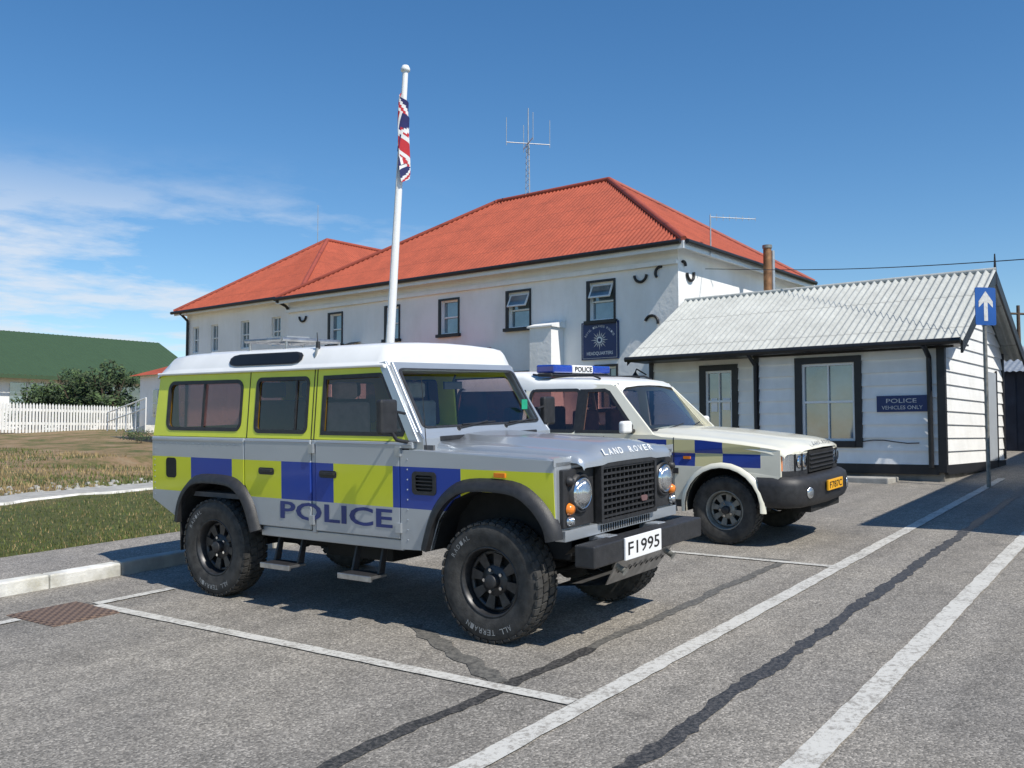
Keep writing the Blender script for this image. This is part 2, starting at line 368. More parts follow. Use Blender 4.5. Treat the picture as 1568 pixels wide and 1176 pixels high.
# ------------------------------------------------------------------ wheels
def wheel(b,x,y,R,w,side,rim,style,lugs=True):
    c=Vector((x,y,R)); ax=Vector((side,0,0)); h=w/2
    prof=[(rim*.97,-h*.9),(R*.80,-h),(R*.93,-h*.97),(R*.975,-h*.8),(R*.975,h*.8),(R*.93,h*.97),(R*.88,h*1.0),(R*.86,h*1.03),(R*.80,h*1.03),(rim*1.08,h*.98),(rim*.97,h*.86)]
    b.lathe(prof,c,ax,'rubber',56)
    n=40
    for i in range(n):
        for row,(u0,u1,off) in enumerate(((-.98,-.62,0),(-.52,-.06,.5),(.06,.52,0),(.62,.98,.5))):
            a=2*math.pi*(i+off)/n; da=2*math.pi/n*.36
            P=[]
            for rr_ in (R*.97,R*1.002):
                for aa,uu in ((a-da,u0),(a+da,u0),(a+da*1.1+.02,u1),(a-da*.9+.02,u1)):
                    q=.0 if abs(uu)<.9 else -.012
                    P.append(c+ax*(uu*h)+Vector((0,math.cos(aa),math.sin(aa)))*(rr_+q))
            b.add(P,[(0,1,2,3),(4,5,6,7),(0,1,5,4),(1,2,6,5),(2,3,7,6),(3,0,4,7)],'rubber')
        if lugs:
            a=2*math.pi*(i+.5)/n; da=2*math.pi/n*.28; P=[]
            for hh in (h*.93,h*1.02):
                for aa,r_ in ((a-da,R*.985),(a+da,R*.985),(a+da,R*.945),(a-da,R*.945)):
                    P.append(c+ax*hh*(1 if r_<R*.96 else .97)+Vector((0,math.cos(aa),math.sin(aa)))*r_)
            b.add(P,[(0,1,2,3),(4,5,6,7),(0,1,5,4),(1,2,6,5),(2,3,7,6),(3,0,4,7)],'rubber')
    m=style
    b.lathe([(rim,h*.86),(rim*.985,h*.93),(rim*.94,h*.88),(rim*.90,h*.45),(rim*.88,h*.1),(rim*.86,-h*.6),(rim*.95,-h*.9)],c,ax,m,40)
    b.lathe([(0.0,h*.05),(rim*.84,h*.0)],c,ax,'under_black',32)
    b.lathe([(rim*.87,h*.30),(rim*.84,h*.36),(rim*.76,h*.36),(rim*.76,h*.1)],c,ax,m,40)
    b.lathe([(0,h*.42),(rim*.42,h*.42),(rim*.46,h*.30),(rim*.5,h*.1)],c,ax,m,32)
    b.lathe([(0,h*.85),(rim*.17,h*.85),(rim*.20,h*.8),(rim*.21,h*.40)],c,ax,'black_plastic',24)
    ns=8
    for i in range(ns):
        a=2*math.pi*i/ns+.2; P=[]
        for hh0,hh1 in ((h*.30,h*.22),(h*.44,h*.38)):
            for aa,r_,hh in ((a-.24,rim*.42,hh1),(a+.24,rim*.42,hh1),(a+.20,rim*.80,hh0),(a-.20,rim*.80,hh0)):
                P.append(c+ax*(hh)+Vector((0,math.cos(aa),math.sin(aa)))*r_)
        b.add(P,[(0,1,2,3),(4,5,6,7),(0,1,5,4),(1,2,6,5),(2,3,7,6),(3,0,4,7)],m)
    for i in range(5):
        a=2*math.pi*i/5; p=c+Vector((0,math.cos(a),math.sin(a)))*rim*.32
        b.cyl(p+ax*h*.40,p+ax*h*.56,.012,.012,'chrome',6)
def tyre_text(b,x,y,R,rad,txt,a0,da,size,side=-1):
    for i,ch in enumerate(txt):
        if ch==' ': continue
        a=a0+i*da
        up=Vector((0,-math.sin(a),math.cos(a))); xd=Vector((0,-math.cos(a),-math.sin(a)))
        o=Vector((x,y,R))+up*rad-xd*size*.4
        b.text(ch,o,xd,up,size*.75,size,'tyre_letter',.0015,.0)
# ------------------------------------------------------------------ silver 4x4
DE=empty('police_off_road_vehicle',G)
HW=.845
for sx in (-1,1):
    nm='near' if sx<0 else 'far'
    mp=lambda y,z,w,sx=sx: (sx*(HW-w),y,z)
    arch=[(-.47,.70),(-.44,.80),(-.33,.92),(-.18,.985),(.14,.985),(.30,.92),(.42,.78),(.50,.56)]
    rarch=[(2.30,.56),(2.38,.76),(2.48,.87),(2.62,.92),(2.96,.92),(3.10,.86),(3.19,.74),(3.23,.58)]
    zt=1.235
    b=B('front_wing_'+nm,DE,.012)
    b.plate([[(-.50,1.205),(-.515,.72)]+arch+[(.765,.55),(.765,zt+.01),(.60,zt+.01)], rr(.455,.64,.955,1.085,.025)],mp,.035,'def_side')
    b.done()
    b=B('wing_vent_'+nm,DE)
    b.plate([rr(.44,.655,.94,1.10,.03),rr(.47,.625,.965,1.075,.02)],lambda y,z,w,sx=sx:(sx*(HW+.006-w),y,z),.01,'black_plastic')
    b.plate([rr(.44,.655,.94,1.10,.03)],lambda y,z,w,sx=sx:(sx*(HW-.02-w),y,z),.01,'under_black')
    for i in range(4): b.box(*sorted((sx*(HW-.015),sx*(HW+.002))),.47,.63,.98+i*.025,.988+i*.025,'black_plastic')
    b.done()
    b=B('doors_'+nm,DE,.008)
    b.plate([[(.772,.62),(1.612,.62),(1.612,1.30),(.65,1.30),(.65,1.255),(.772,1.255)]],mp,.035,'def_side')
    b.plate([[(1.665,.62),(2.25,.62),(2.30,.76),(2.42,.93),(2.42,1.30),(1.665,1.30)]],mp,.035,'def_side')
    b.done()
    b=B('rear_quarter_'+nm,DE,.008)
    b.plate([[(1.618,.60),(1.659,.60),(1.659,1.30),(1.618,1.30)]],lambda y,z,w,sx=sx:(sx*(HW-.008-w),y,z),.03,'def_side')
    b.plate([[(2.426,.90),(2.48,.93),(2.62,.98),(2.97,.98),(3.12,.90),(3.22,.76),(3.27,.60),(3.64,.76),(3.64,1.30),(2.426,1.30)]],mp,.035,'def_side')
    b.plate([[(.77,.535),(2.26,.535),(2.26,.612),(.77,.612)]],lambda y,z,w,sx=sx:(sx*(HW-.03-w),y,z),.03,'silver')
    b.box(*sorted((sx*(HW+.005),sx*(HW-.02))),2.43,3.64,1.262,1.290,'silver')
    b.box(*sorted((sx*(HW+.004),sx*(HW-.02))),.66,1.61,1.275,1.292,'silver'); b.box(*sorted((sx*(HW+.004),sx*(HW-.02))),1.67,2.42,1.275,1.292,'silver')
    b.done()
    b=B('rivets_'+nm,DE)
    for i in range(16):
        yy=2.47+i*.075
        b.lathe([(0,.004),(.005,.003),(.007,0)],(sx*HW,yy,1.245),(sx,0,0),'silver',6)
    for i in range(9): b.lathe([(0,.004),(.005,.003),(.007,0)],(sx*HW,.70,.62+i*.07),(sx,0,0),'silver',6); b.lathe([(0,.004),(.005,.003),(.007,0)],(sx*HW,3.60,.80+i*.05),(sx,0,0),'silver',6)
    b.done()
    b=B('inner_dark_'+nm,DE); b.box(*sorted((sx*.80,sx*.78)),.5,2.3,.56,1.28,'interior'); b.box(*sorted((sx*.80,sx*.79)),3.2,3.6,.75,1.28,'interior'); b.box(*sorted((sx*.60,sx*.61)),-.48,3.6,.55,1.15,'under_black')
    b.loft([[Vector((sx*.84,y,z)) for y,z in arch],[Vector((sx*.55,y,z)) for y,z in arch]],'under_black'); b.loft([[Vector((sx*.84,y,z)) for y,z in rarch],[Vector((sx*.55,y,z)) for y,z in rarch]],'under_black')
    b.box(*sorted((sx*.62,sx*.85)),3.24,3.25,.34,.62,'black_plastic')
    b.done()
    b=B('wheel_arch_flare_'+nm,DE)
    def flare(pts,th):
        inner=pts; cy=sum(p[0] for p in pts)/len(pts); outer=[]
        for i,(y,z) in enumerate(pts):
            a=Vector(pts[max(0,i-1)]); c=Vector(pts[min(len(pts)-1,i+1)]); d=(c-a).normalized(); nn=Vector((-d.y,d.x))
            if nn.dot(Vector((y-cy,z-.45)))<0: nn=-nn
            outer.append((y+nn.x*th,z+nn.y*th))
        b.loft([[Vector((sx*(HW+.052),y,z)) for y,z in inner],[Vector((sx*(HW+.055),y+(oy-y)*.45,z+(oz-z)*.45)) for (y,z),(oy,oz) in zip(inner,outer)],[Vector((sx*(HW+.001),y,z)) for y,z in outer],[Vector((sx*(HW-.03),y,z)) for y,z in outer]],'black_plastic')
        b.loft([[Vector((sx*(HW+.052),y,z)) for y,z in inner],[Vector((sx*(HW-.04),y,z)) for y,z in inner]],'black_plastic')
        for k in (0,-1):
            y,z=inner[k]; oy,oz=outer[k]; b.add([(sx*(HW+.052),y,z),(sx*(HW+.055),y+(oy-y)*.45,z+(oz-z)*.45),(sx*(HW+.001),oy,oz),(sx*(HW-.03),y,z)],[(0,1,2,3)],'black_plastic')
    def dens(p,k=4):
        out=[]
        for i in range(len(p)-1):
            p0=Vector(p[max(0,i-1)]);p1=Vector(p[i]);p2=Vector(p[i+1]);p3=Vector(p[min(len(p)-1,i+2)])
            for j in range(k):
                t=j/k; q=.5*((2*p1)+(-p0+p2)*t+(2*p0-5*p1+4*p2-p3)*t*t+(-p0+3*p1-3*p2+p3)*t**3); out.append((q.x,q.y))
        out.append(p[-1]); return out
    flare(dens(arch),.085); flare(dens(rarch),.075)
    b.done()
    ux=lambda z: .832-(z-1.30)*.10
    mpu=lambda y,z,w,sx=sx: (sx*(ux(z)-w),y,z)
    win=[rr(2.50,3.45,1.37,1.755,.06),rr(1.735,2.31,1.36,1.765,.04),
         [(1.555,1.355),(1.555,1.765),(1.0,1.775),(.965,1.755),(.75,1.38),(.76,1.355)]]
    b=B('upper_side_'+nm,DE,.006)
    b.plate([[(.62,1.303),(3.64,1.303),(3.60,1.845),(.985,1.86),(.955,1.845)]]+win,mpu,.035,'yellow'); b.done()
    b=B('a_pillar_'+nm,DE,.006)
    b.plate([[(.60,1.30),(.685,1.30),(1.02,1.865),(.955,1.875)]],lambda y,z,w,sx=sx:(sx*(ux(z)+.006-w),y,z),.05,'silver'); b.done()
    b=B('side_windows_'+nm,DE)
    for i,wn in enumerate(win):
        b.pane(wn,lambda y,z,w,sx=sx:(sx*(ux(z)-.014-w),y,z),'glass_dark')
        b.plate([inset(wn,-.018),inset(wn,.012)],lambda y,z,w,sx=sx:(sx*(ux(z)+.004-w),y,z),.016,'black_plastic')
    b.plate([[(2.968,1.37),(2.992,1.37),(2.992,1.755),(2.968,1.755)]],lambda y,z,w,sx=sx:(sx*(ux(z)+.002-w),y,z),.01,'black_plastic')
    b.plate([[(1.86,1.36),(1.875,1.36),(1.875,1.765),(1.86,1.765)]],lambda y,z,w,sx=sx:(sx*(ux(z)-.004-w),y,z),.01,'black_plastic')
    for yy in (1.638,1.668,2.405):
        b.plate([[(yy-.004,1.30),(yy+.004,1.30),(yy+.004,1.84),(yy-.004,1.84)]],lambda y,z,w,sx=sx:(sx*(ux(z)+.002-w),y,z),.01,'under_black')
    b.done()
    b=B('hinges_handles_'+nm,DE,.003)
    for yy in (.772,1.64):
        for zz in (.70,1.235): b.box(*sorted((sx*(HW+.018),sx*(HW-.01))),yy-.02,yy+.03,zz-.035,zz+.035,'silver')
    for yy in (1.44,2.12):
        b.plate([rr(yy-.05,yy+.13,1.02,1.075,.02)],lambda y,z,w,sx=sx:(sx*(HW+.004-w),y,z),.008,'black_plastic')
        b.box(*sorted((sx*(HW+.028),sx*(HW+.003))),yy-.04,yy+.10,1.045,1.065,'black_plastic')
    if sx<0:
        b.plate([rr(3.30,3.44,.95,1.12,.03)],lambda y,z,w,sx=sx:(sx*(HW+.003-w),y,z),.006,'under_black')
    b.box(*sorted((sx*(HW+.012),sx*(HW-.01))),-.14,-.05,1.085,1.115,'amber')
    b.done()
    b=B('side_steps_'+nm,DE,.005)
    for y0,y1 in ((1.00,1.32),(1.84,2.16)):
        b.box(*sorted((sx*.74,sx*.91)),y0,y1,.32,.34,'alu'); b.box(*sorted((sx*.75,sx*.905)),y0+.02,y1-.02,.341,.348,'black_plastic')
        b.box(*sorted((sx*.895,sx*.915)),y0-.005,y1+.005,.305,.345,'alu')
        for yy in (y0+.02,y1-.04):
            b.add([(sx*.74,yy,.54),(sx*.74,yy+.02,.54),(sx*.80,yy+.02,.345),(sx*.80,yy,.345),(sx*.70,yy,.52),(sx*.70,yy+.02,.52),(sx*.74,yy+.02,.33),(sx*.74,yy,.33)],[(0,1,2,3),(4,5,6,7),(0,3,7,4),(1,2,6,5),(0,1,5,4),(3,2,6,7)],'black_plastic')
    b.done()
    b=B('door_mirror_'+nm,DE,.02,seg=3)
    b.box(*sorted((sx*.93,sx*1.10)),.70,.76,1.36,1.60,'black_plastic'); b.done()
    b=B('mirror_arm_'+nm,DE); b.tube([(sx*.83,.70,1.30),(sx*.95,.70,1.32),(sx*1.0,.72,1.40)],.013,'black_plastic'); b.tube([(sx*.84,.72,1.50),(sx*.96,.72,1.52)],.010,'black_plastic'); b.done()
    b=B('headlamp_panel_'+nm,DE,.008)
    b.box(*sorted((sx*.42,sx*.795)),-.545,-.50,.775,1.145,'black_plastic'); b.done()
    b=B('headlamps_'+nm,DE)
    b.lathe([(0,.055),(.05,.05),(.085,.03),(.092,.01)],(sx*.60,-.555,.985),(0,-1,0),'lens',28)
    b.lathe([(.090,-.005),(.094,.03),(.100,.03),(.106,-.01)],(sx*.60,-.55,.985),(0,-1,0),'chrome',28)
    b.lathe([(.106,-.005),(.112,.02),(.125,.015),(.135,-.01)],(sx*.60,-.55,.985),(0,-1,0),'black_plastic',28)
    for (x_,z_,m_,r_) in ((.735,.895,'amber',.036),(.735,.82,'lens',.03),(.735,1.07,'black_plastic',.03)):
        b.lathe([(0,.035),(r_*.7,.03),(r_,.01),(r_*1.1,.0)],(sx*x_,-.55,z_),(0,-1,0),m_,18)
    b.done()
    b=B('front_wing_face_'+nm,DE,.014,seg=3)
    b.box(*sorted((sx*.40,sx*.843)),-.515,-.47,.72,1.205,'silver'); b.done()
    b=B('wing_top_'+nm,DE,.014,seg=3)
    P=lambda y,z:[Vector((sx*.843,y,z-.03)),Vector((sx*.843,y,z)),Vector((sx*.60,y,z)),Vector((sx*.60,y,z-.03))]
    b.loft([P(-.515,1.21),P(-.45,1.222),P(.0,1.235),P(.66,1.25)],'silver',False,True,True); b.done()
b=B('bonnet',DE)
prof=[(-.655,-.045),(-.65,-.005),(-.62,.012),(-.50,.016),(-.40,.02),(-.33,.055),(-.2,.062),(0,.066),(.2,.062),(.33,.055),(.40,.02),(.50,.016),(.62,.012),(.65,-.005),(.655,-.045)]
S=[]
for y,z,k,sq in ((-.60,1.145,.3,.96),(-.595,1.185,.55,.985),(-.56,1.215,.8,1),(-.48,1.228,1,1),(-.2,1.245,1,1),(.2,1.262,1,1),(.58,1.285,1,1),(.60,1.24,1,1)):
    S.append([Vector((x*sq,y,z+dz*k)) for x,dz in prof])
b.loft(S,'silver'); b.done()
b=B('bonnet_badge_text',DE)
for ch,i in zip("LAND ROVER",range(10)):
    if ch!=' ': b.text(ch,(-.36+i*.073,-.579,1.20),(1,0,0),(0,.55,.83),.052,.05,'roof_white',.025,.02)
b.done()
b=B('cowl',DE,.01)
b.loft([[Vector((x,y,z)) for y,z in ((.585,1.22),(.585,1.325),(.62,1.365),(.70,1.365),(.70,1.22))] for x in (-.815,.815)],'silver',False,True,True)
for x0 in (-.62,.12): b.box(x0,x0+.5,.578,.59,1.30,1.335,'black_plastic')
b.done()
def wsm(u,v,w): return Vector((u,.645+v*.305-w*.86,1.355+v*.515))
b=B('windscreen_frame',DE,.008)
ws_out=[(-.785,0),(.785,0),(.745,1.0),(-.745,1.0)]; ws_in=rr(-.735,.735,.09,.90,.05); ws_in=[(u*(1-.04*v),v) for u,v in ws_in]
b.plate([ws_out,ws_in],wsm,.035,'silver'); b.done()
b=B('windscreen_glass',DE)
b.pane(ws_in,lambda u,v,w:wsm(u,v,w-.01)+Vector((0,.005,0)),'glass_clear')
b.plate([inset(ws_in,-.014),inset(ws_in,.012)],lambda u,v,w:wsm(u,v,w+.036),.008,'black_plastic')
for x0,x1 in ((-.35,.02),(.25,.62)):
    a=wsm(x0,.05,.04);c=wsm(x1,.13,.055); b.tube([a,c],.007,'black_plastic',6); b.tube([wsm(x0+.05,.10,.05),wsm(x1+.1,.12,.05)],.006,'black_plastic',6)
    b.cyl(a,a+Vector((0,.03,-.03)),.018,.018,'black_plastic',10)
b.box(.60,.68,.712,.716,1.50,1.58,'green_sticker')
b.done()
b=B('roof',DE)
half=[(.805,1.835),(.80,1.858),(.775,1.866),(.768,1.88),(.715,1.985),(.68,2.005),(.58,2.018),(.3,2.03),(0,2.035)]
prof=[(-x,z) for x,z in half]+[(x,z) for x,z in reversed(half[:-1])]
S=[]
for y,k,dz in ((.93,.90,-.09),(.94,.955,-.035),(.97,.98,-.012),(1.05,.99,0),(1.6,1,0.0),(2.5,1,.0),(3.3,1,-.005),(3.50,.995,-.02),(3.58,.98,-.06),(3.63,.96,-.12)):
    S.append([Vector((x*(k if z>1.88 else min(1,k+.02)),y,z+(dz if z>1.89 else dz*.3))) for x,z in prof])
b.loft(S,'roof_white'); b.add(S[0],[tuple(range(len(prof)))],'roof_white'); b.add(S[-1],[tuple(range(len(prof)))],'roof_white')
for x in (-.45,-.15,.15,.45):
    b.loft([[Vector((x-.035,y,2.0)),Vector((x-.02,y,2.043-abs(x)*.035)),Vector((x+.02,y,2.043-abs(x)*.035)),Vector((x+.035,y,2.0))] for y in (1.2,3.3)],'roof_white')
for sx in (-1,1): b.cyl((sx*.80,.95,1.845),(sx*.80,3.6,1.835),.012,.012,'roof_white',8)
b.done()
for sx in (-1,1):
    b=B('roof_side_window_'+('near' if sx<0 else 'far'),DE)
    def rm(y,t,w,sx=sx): return Vector((sx*(.768-.053*t+.004+w),y,1.88+.105*t))
    b.plate([[(1.84,.35),(1.87,.12),(1.93,.03),(2.60,.03),(2.67,.12),(2.70,.35),(2.70,.65),(2.67,.85),(2.60,.95),(1.93,.95),(1.87,.85),(1.84,.65)]],rm,.006,'black_plastic')
    b.plate([[(1.87,.35),(1.90,.2),(1.95,.12),(2.58,.12),(2.64,.2),(2.67,.38),(2.67,.62),(2.64,.78),(2.58,.86),(1.95,.86),(1.90,.78),(1.87,.62)]],lambda y,t,w:rm(y,t,w+.007),.002,'letter_black')
    b.done()
b=B('roof_rack_antenna',DE)
for y in (2.3,2.75): b.cyl((-.55,y,2.10),(.1,y,2.10),.018,.018,'alu',8)
for x in (-.55,-.42,-.3,-.17,-.05,.1): b.cyl((x,2.3,2.10),(x,2.75,2.10),.013,.013,'alu',8)
for x,y in ((-.5,2.3),(.1,2.3),(-.5,2.75),(.1,2.75)): b.cyl((x,y,2.0),(x,y,2.10),.012,.012,'alu',8)
b.box(-.45,-.2,2.35,2.6,2.11,2.135,'galv')
b.cyl((-.70,1.72,1.95),(-.70,1.72,2.05),.022,.015,'black_plastic'); b.cyl((-.70,1.72,2.0),(-.70,1.73,2.12),.005,.003,'black_plastic'); b.cyl((-.74,1.72,1.88),(-.73,1.70,2.0),.012,.012,'alu')
b.cyl((-.80,.56,1.24),(-.80,.60,1.75),.004,.0025,'black_plastic',6); b.done()
b=B('grille',DE,.004)
b.box(-.40,.40,-.56,-.50,.76,1.16,'under_black')
for i in range(9):
    z=.80+i*.040; b.box(-.375,.375,-.590,-.56,z,z+.014,'black_plastic')
for i in range(13):
    x=-.36+i*.06; b.box(x-.005,x+.005,-.583,-.56,.79,1.135,'black_plastic')
b.plate([rr(-.405,.405,.765,1.165,.02),rr(-.375,.375,.79,1.135,.015)],lambda u,v,w:(u,-.598+w,v),.05,'black_plastic')
b.plate([rr(.16,.25,.86,.90,.019)],lambda u,v,w:(u,-.600+w,v),.01,'seat_dark')
b.done()
b=B('front_lower_panel',DE,.006); b.box(-.80,.80,-.56,-.48,.695,.765,'silver')
for i in range(22): b.box(-.36+i*.033,-.345+i*.033,-.564,-.558,.705,.75,'under_black')
b.done()
b=B('front_bumper',DE,.012,seg=3)
b.box(-.80,.80,-.765,-.62,.545,.685,'black_plastic'); b.done()
b=B('chassis',DE,.01)
for sx in (-1,1):
    b.box(*sorted((sx*.30,sx*.42)),-.62,3.6,.50,.62,'under_black')
    b.box(*sorted((sx*.30,sx*.42)),-.66,-.5,.53,.69,'silver')
    b.cyl((sx*.36,-.66,.50),(sx*.36,-.74,.46),.02,.02,'rim_steel')
    b.add([(sx*.50,-.62,.685),(sx*.78,-.62,.685),(sx*.72,-.50,.60),(sx*.50,-.50,.60)],[(0,1,2,3)],'under_black')
b.box(-.6,.6,-.45,3.5,.56,.60,'under_black')
for y in (0,2.794):
    b.cyl((-.7,y,.40),(.7,y,.40),.05,.05,'under_black'); b.lathe([(0,-.12),(.09,-.1),(.14,0),(.09,.1),(0,.12)],(.15,y,.40),(0,1,0),'under_black',20)
    for sx in(-1,1): b.cyl((sx*.5,y+.05,.45),(sx*.48,y+.05,1.0),.06,.06,'under_black'); b.cyl((sx*.56,y-.15,.36),(sx*.53,y-.2,.95),.025,.025,'under_black')
b.cyl((-.6,-.12,.38),(.6,-.12,.38),.02,.02,'under_black')
b.cyl((-.3,1.5,.42),(-.3,3.6,.42),.035,.035,'under_black'); b.box(-.45,-.1,1.2,1.9,.36,.52,'under_black')
b.done()
b=B('skid_plate',DE)
P=[(-.42,-.72,.54),(.42,-.72,.54),(.36,-.60,.36),(-.36,-.60,.36)]
b.add(P+[(p[0],p[1]+.01,p[2]) for p in P],[(0,1,2,3),(4,5,6,7),(0,1,5,4),(1,2,6,5),(2,3,7,6),(3,0,4,7)],'alu')
b.add([(-.36,-.60,.36),(.36,-.60,.36),(.33,-.15,.30),(-.33,-.15,.30)],[(0,1,2,3)],'alu')
for i in range(9): b.lathe([(0,0),(.018,0)],(-.32+i*.08,-.672,.452),(0,-.83,-.55),'under_black',10)
b.done()
b=B('number_plate_front',DE,.003)
b.box(-.43,.09,-.782,-.768,.545,.69,'plate_white'); b.text('F1995',(-.395,-.783,.575),(1,0,0),(0,0,1),.45,.085,'letter_black',.001,.01); b.done()
b=B('side_lettering',DE)
b.text('POLICE',(-HW-.001,2.0,.69),(0,-1,0),(0,0,1),1.16,.135,'decal_blue',.002,.02)
b.text('POLICE',(HW+.001,.85,.69),(0,1,0),(0,0,1),1.16,.135,'decal_blue',.002,.02); b.done()
b=B('tail',DE,.01)
b.box(-.80,.80,3.60,3.635,.74,1.30,'silver')
b.plate([[(-.79,1.30),(.79,1.30),(.75,1.85),(-.75,1.85)],rr(-.60,.60,1.37,1.78,.04)],lambda u,v,w:(u,3.62-w,v),.03,'yellow')
b.box(-.80,-.70,3.635,3.66,.85,1.0,'amber'); b.box(.70,.80,3.635,3.66,.85,1.0,'amber'); b.done()
b=B('tail_glass',DE); b.pane(rr(-.60,.60,1.37,1.78,.04),lambda u,v,w:(u,3.60-w,v),'glass_dark'); b.done()
b=B('cabin_floor',DE); b.box(-.79,.79,.62,3.58,.80,.84,'interior'); b.box(-.78,.78,.72,.98,.84,1.33,'dash')
b.box(-.74,.74,1.0,3.5,1.815,1.82,'interior_light'); b.done()
b=B('seats',DE,.05,seg=3)
for x in (-.42,.42):
    b.box(x-.24,x+.24,1.25,1.72,.98,1.12,'seat'); b.box(x-.24,x+.24,1.66,1.78,1.10,1.58,'seat'); b.box(x-.12,x+.12,1.68,1.76,1.60,1.74,'interior_light')
b.box(-.68,.68,2.1,2.5,.98,1.12,'seat_dark'); b.box(-.68,.68,2.46,2.58,1.10,1.60,'seat_dark')
for x in (-.45,0,.45): b.box(x-.12,x+.12,2.48,2.56,1.62,1.75,'seat_dark')
b.box(-.76,-.40,2.9,3.5,1.10,1.22,'seat_dark'); b.box(.40,.76,2.9,3.5,1.10,1.22,'seat_dark'); b.box(.70,.76,2.9,3.5,1.22,1.62,'seat_dark'); b.done()
b=B('steering_wheel',DE)
n=28; c=Vector((-.40,1.12,1.36)); a1=Vector((1,0,0)); a2=Vector((0,.45,.89)).normalized()
b.tube([c+(a1*math.cos(2*math.pi*i/n)+a2*math.sin(2*math.pi*i/n))*.20 for i in range(n+1)],.014,'black_plastic',8)
b.tube([c-a1*.2,c+a1*.2],.015,'black_plastic'); b.tube([c,c+Vector((0,-.2,-.1))],.03,'black_plastic')
b.tube([(0,.93,1.78),(0,.96,1.72)],.008,'black_plastic'); b.box(-.11,.11,.95,.965,1.67,1.73,'black_plastic')
b.done()
for nm,x,y,s in (('front_near',-.745,0,-1),('rear_near',-.745,2.794,-1),('front_far',.745,0,1),('rear_far',.745,2.794,1)):
    b=B('wheel_'+nm,DE); wheel(b,x,y,.40,.24,s,.232,'rim')
    if s<0: tyre_text(b,x-.1245,y,.40,.305,'ALL TERRAIN',D(148),D(6.2),.036); tyre_text(b,x-.1245,y,.40,.305,'RADIAL',D(-60),D(6.2),.03)
    b.done()

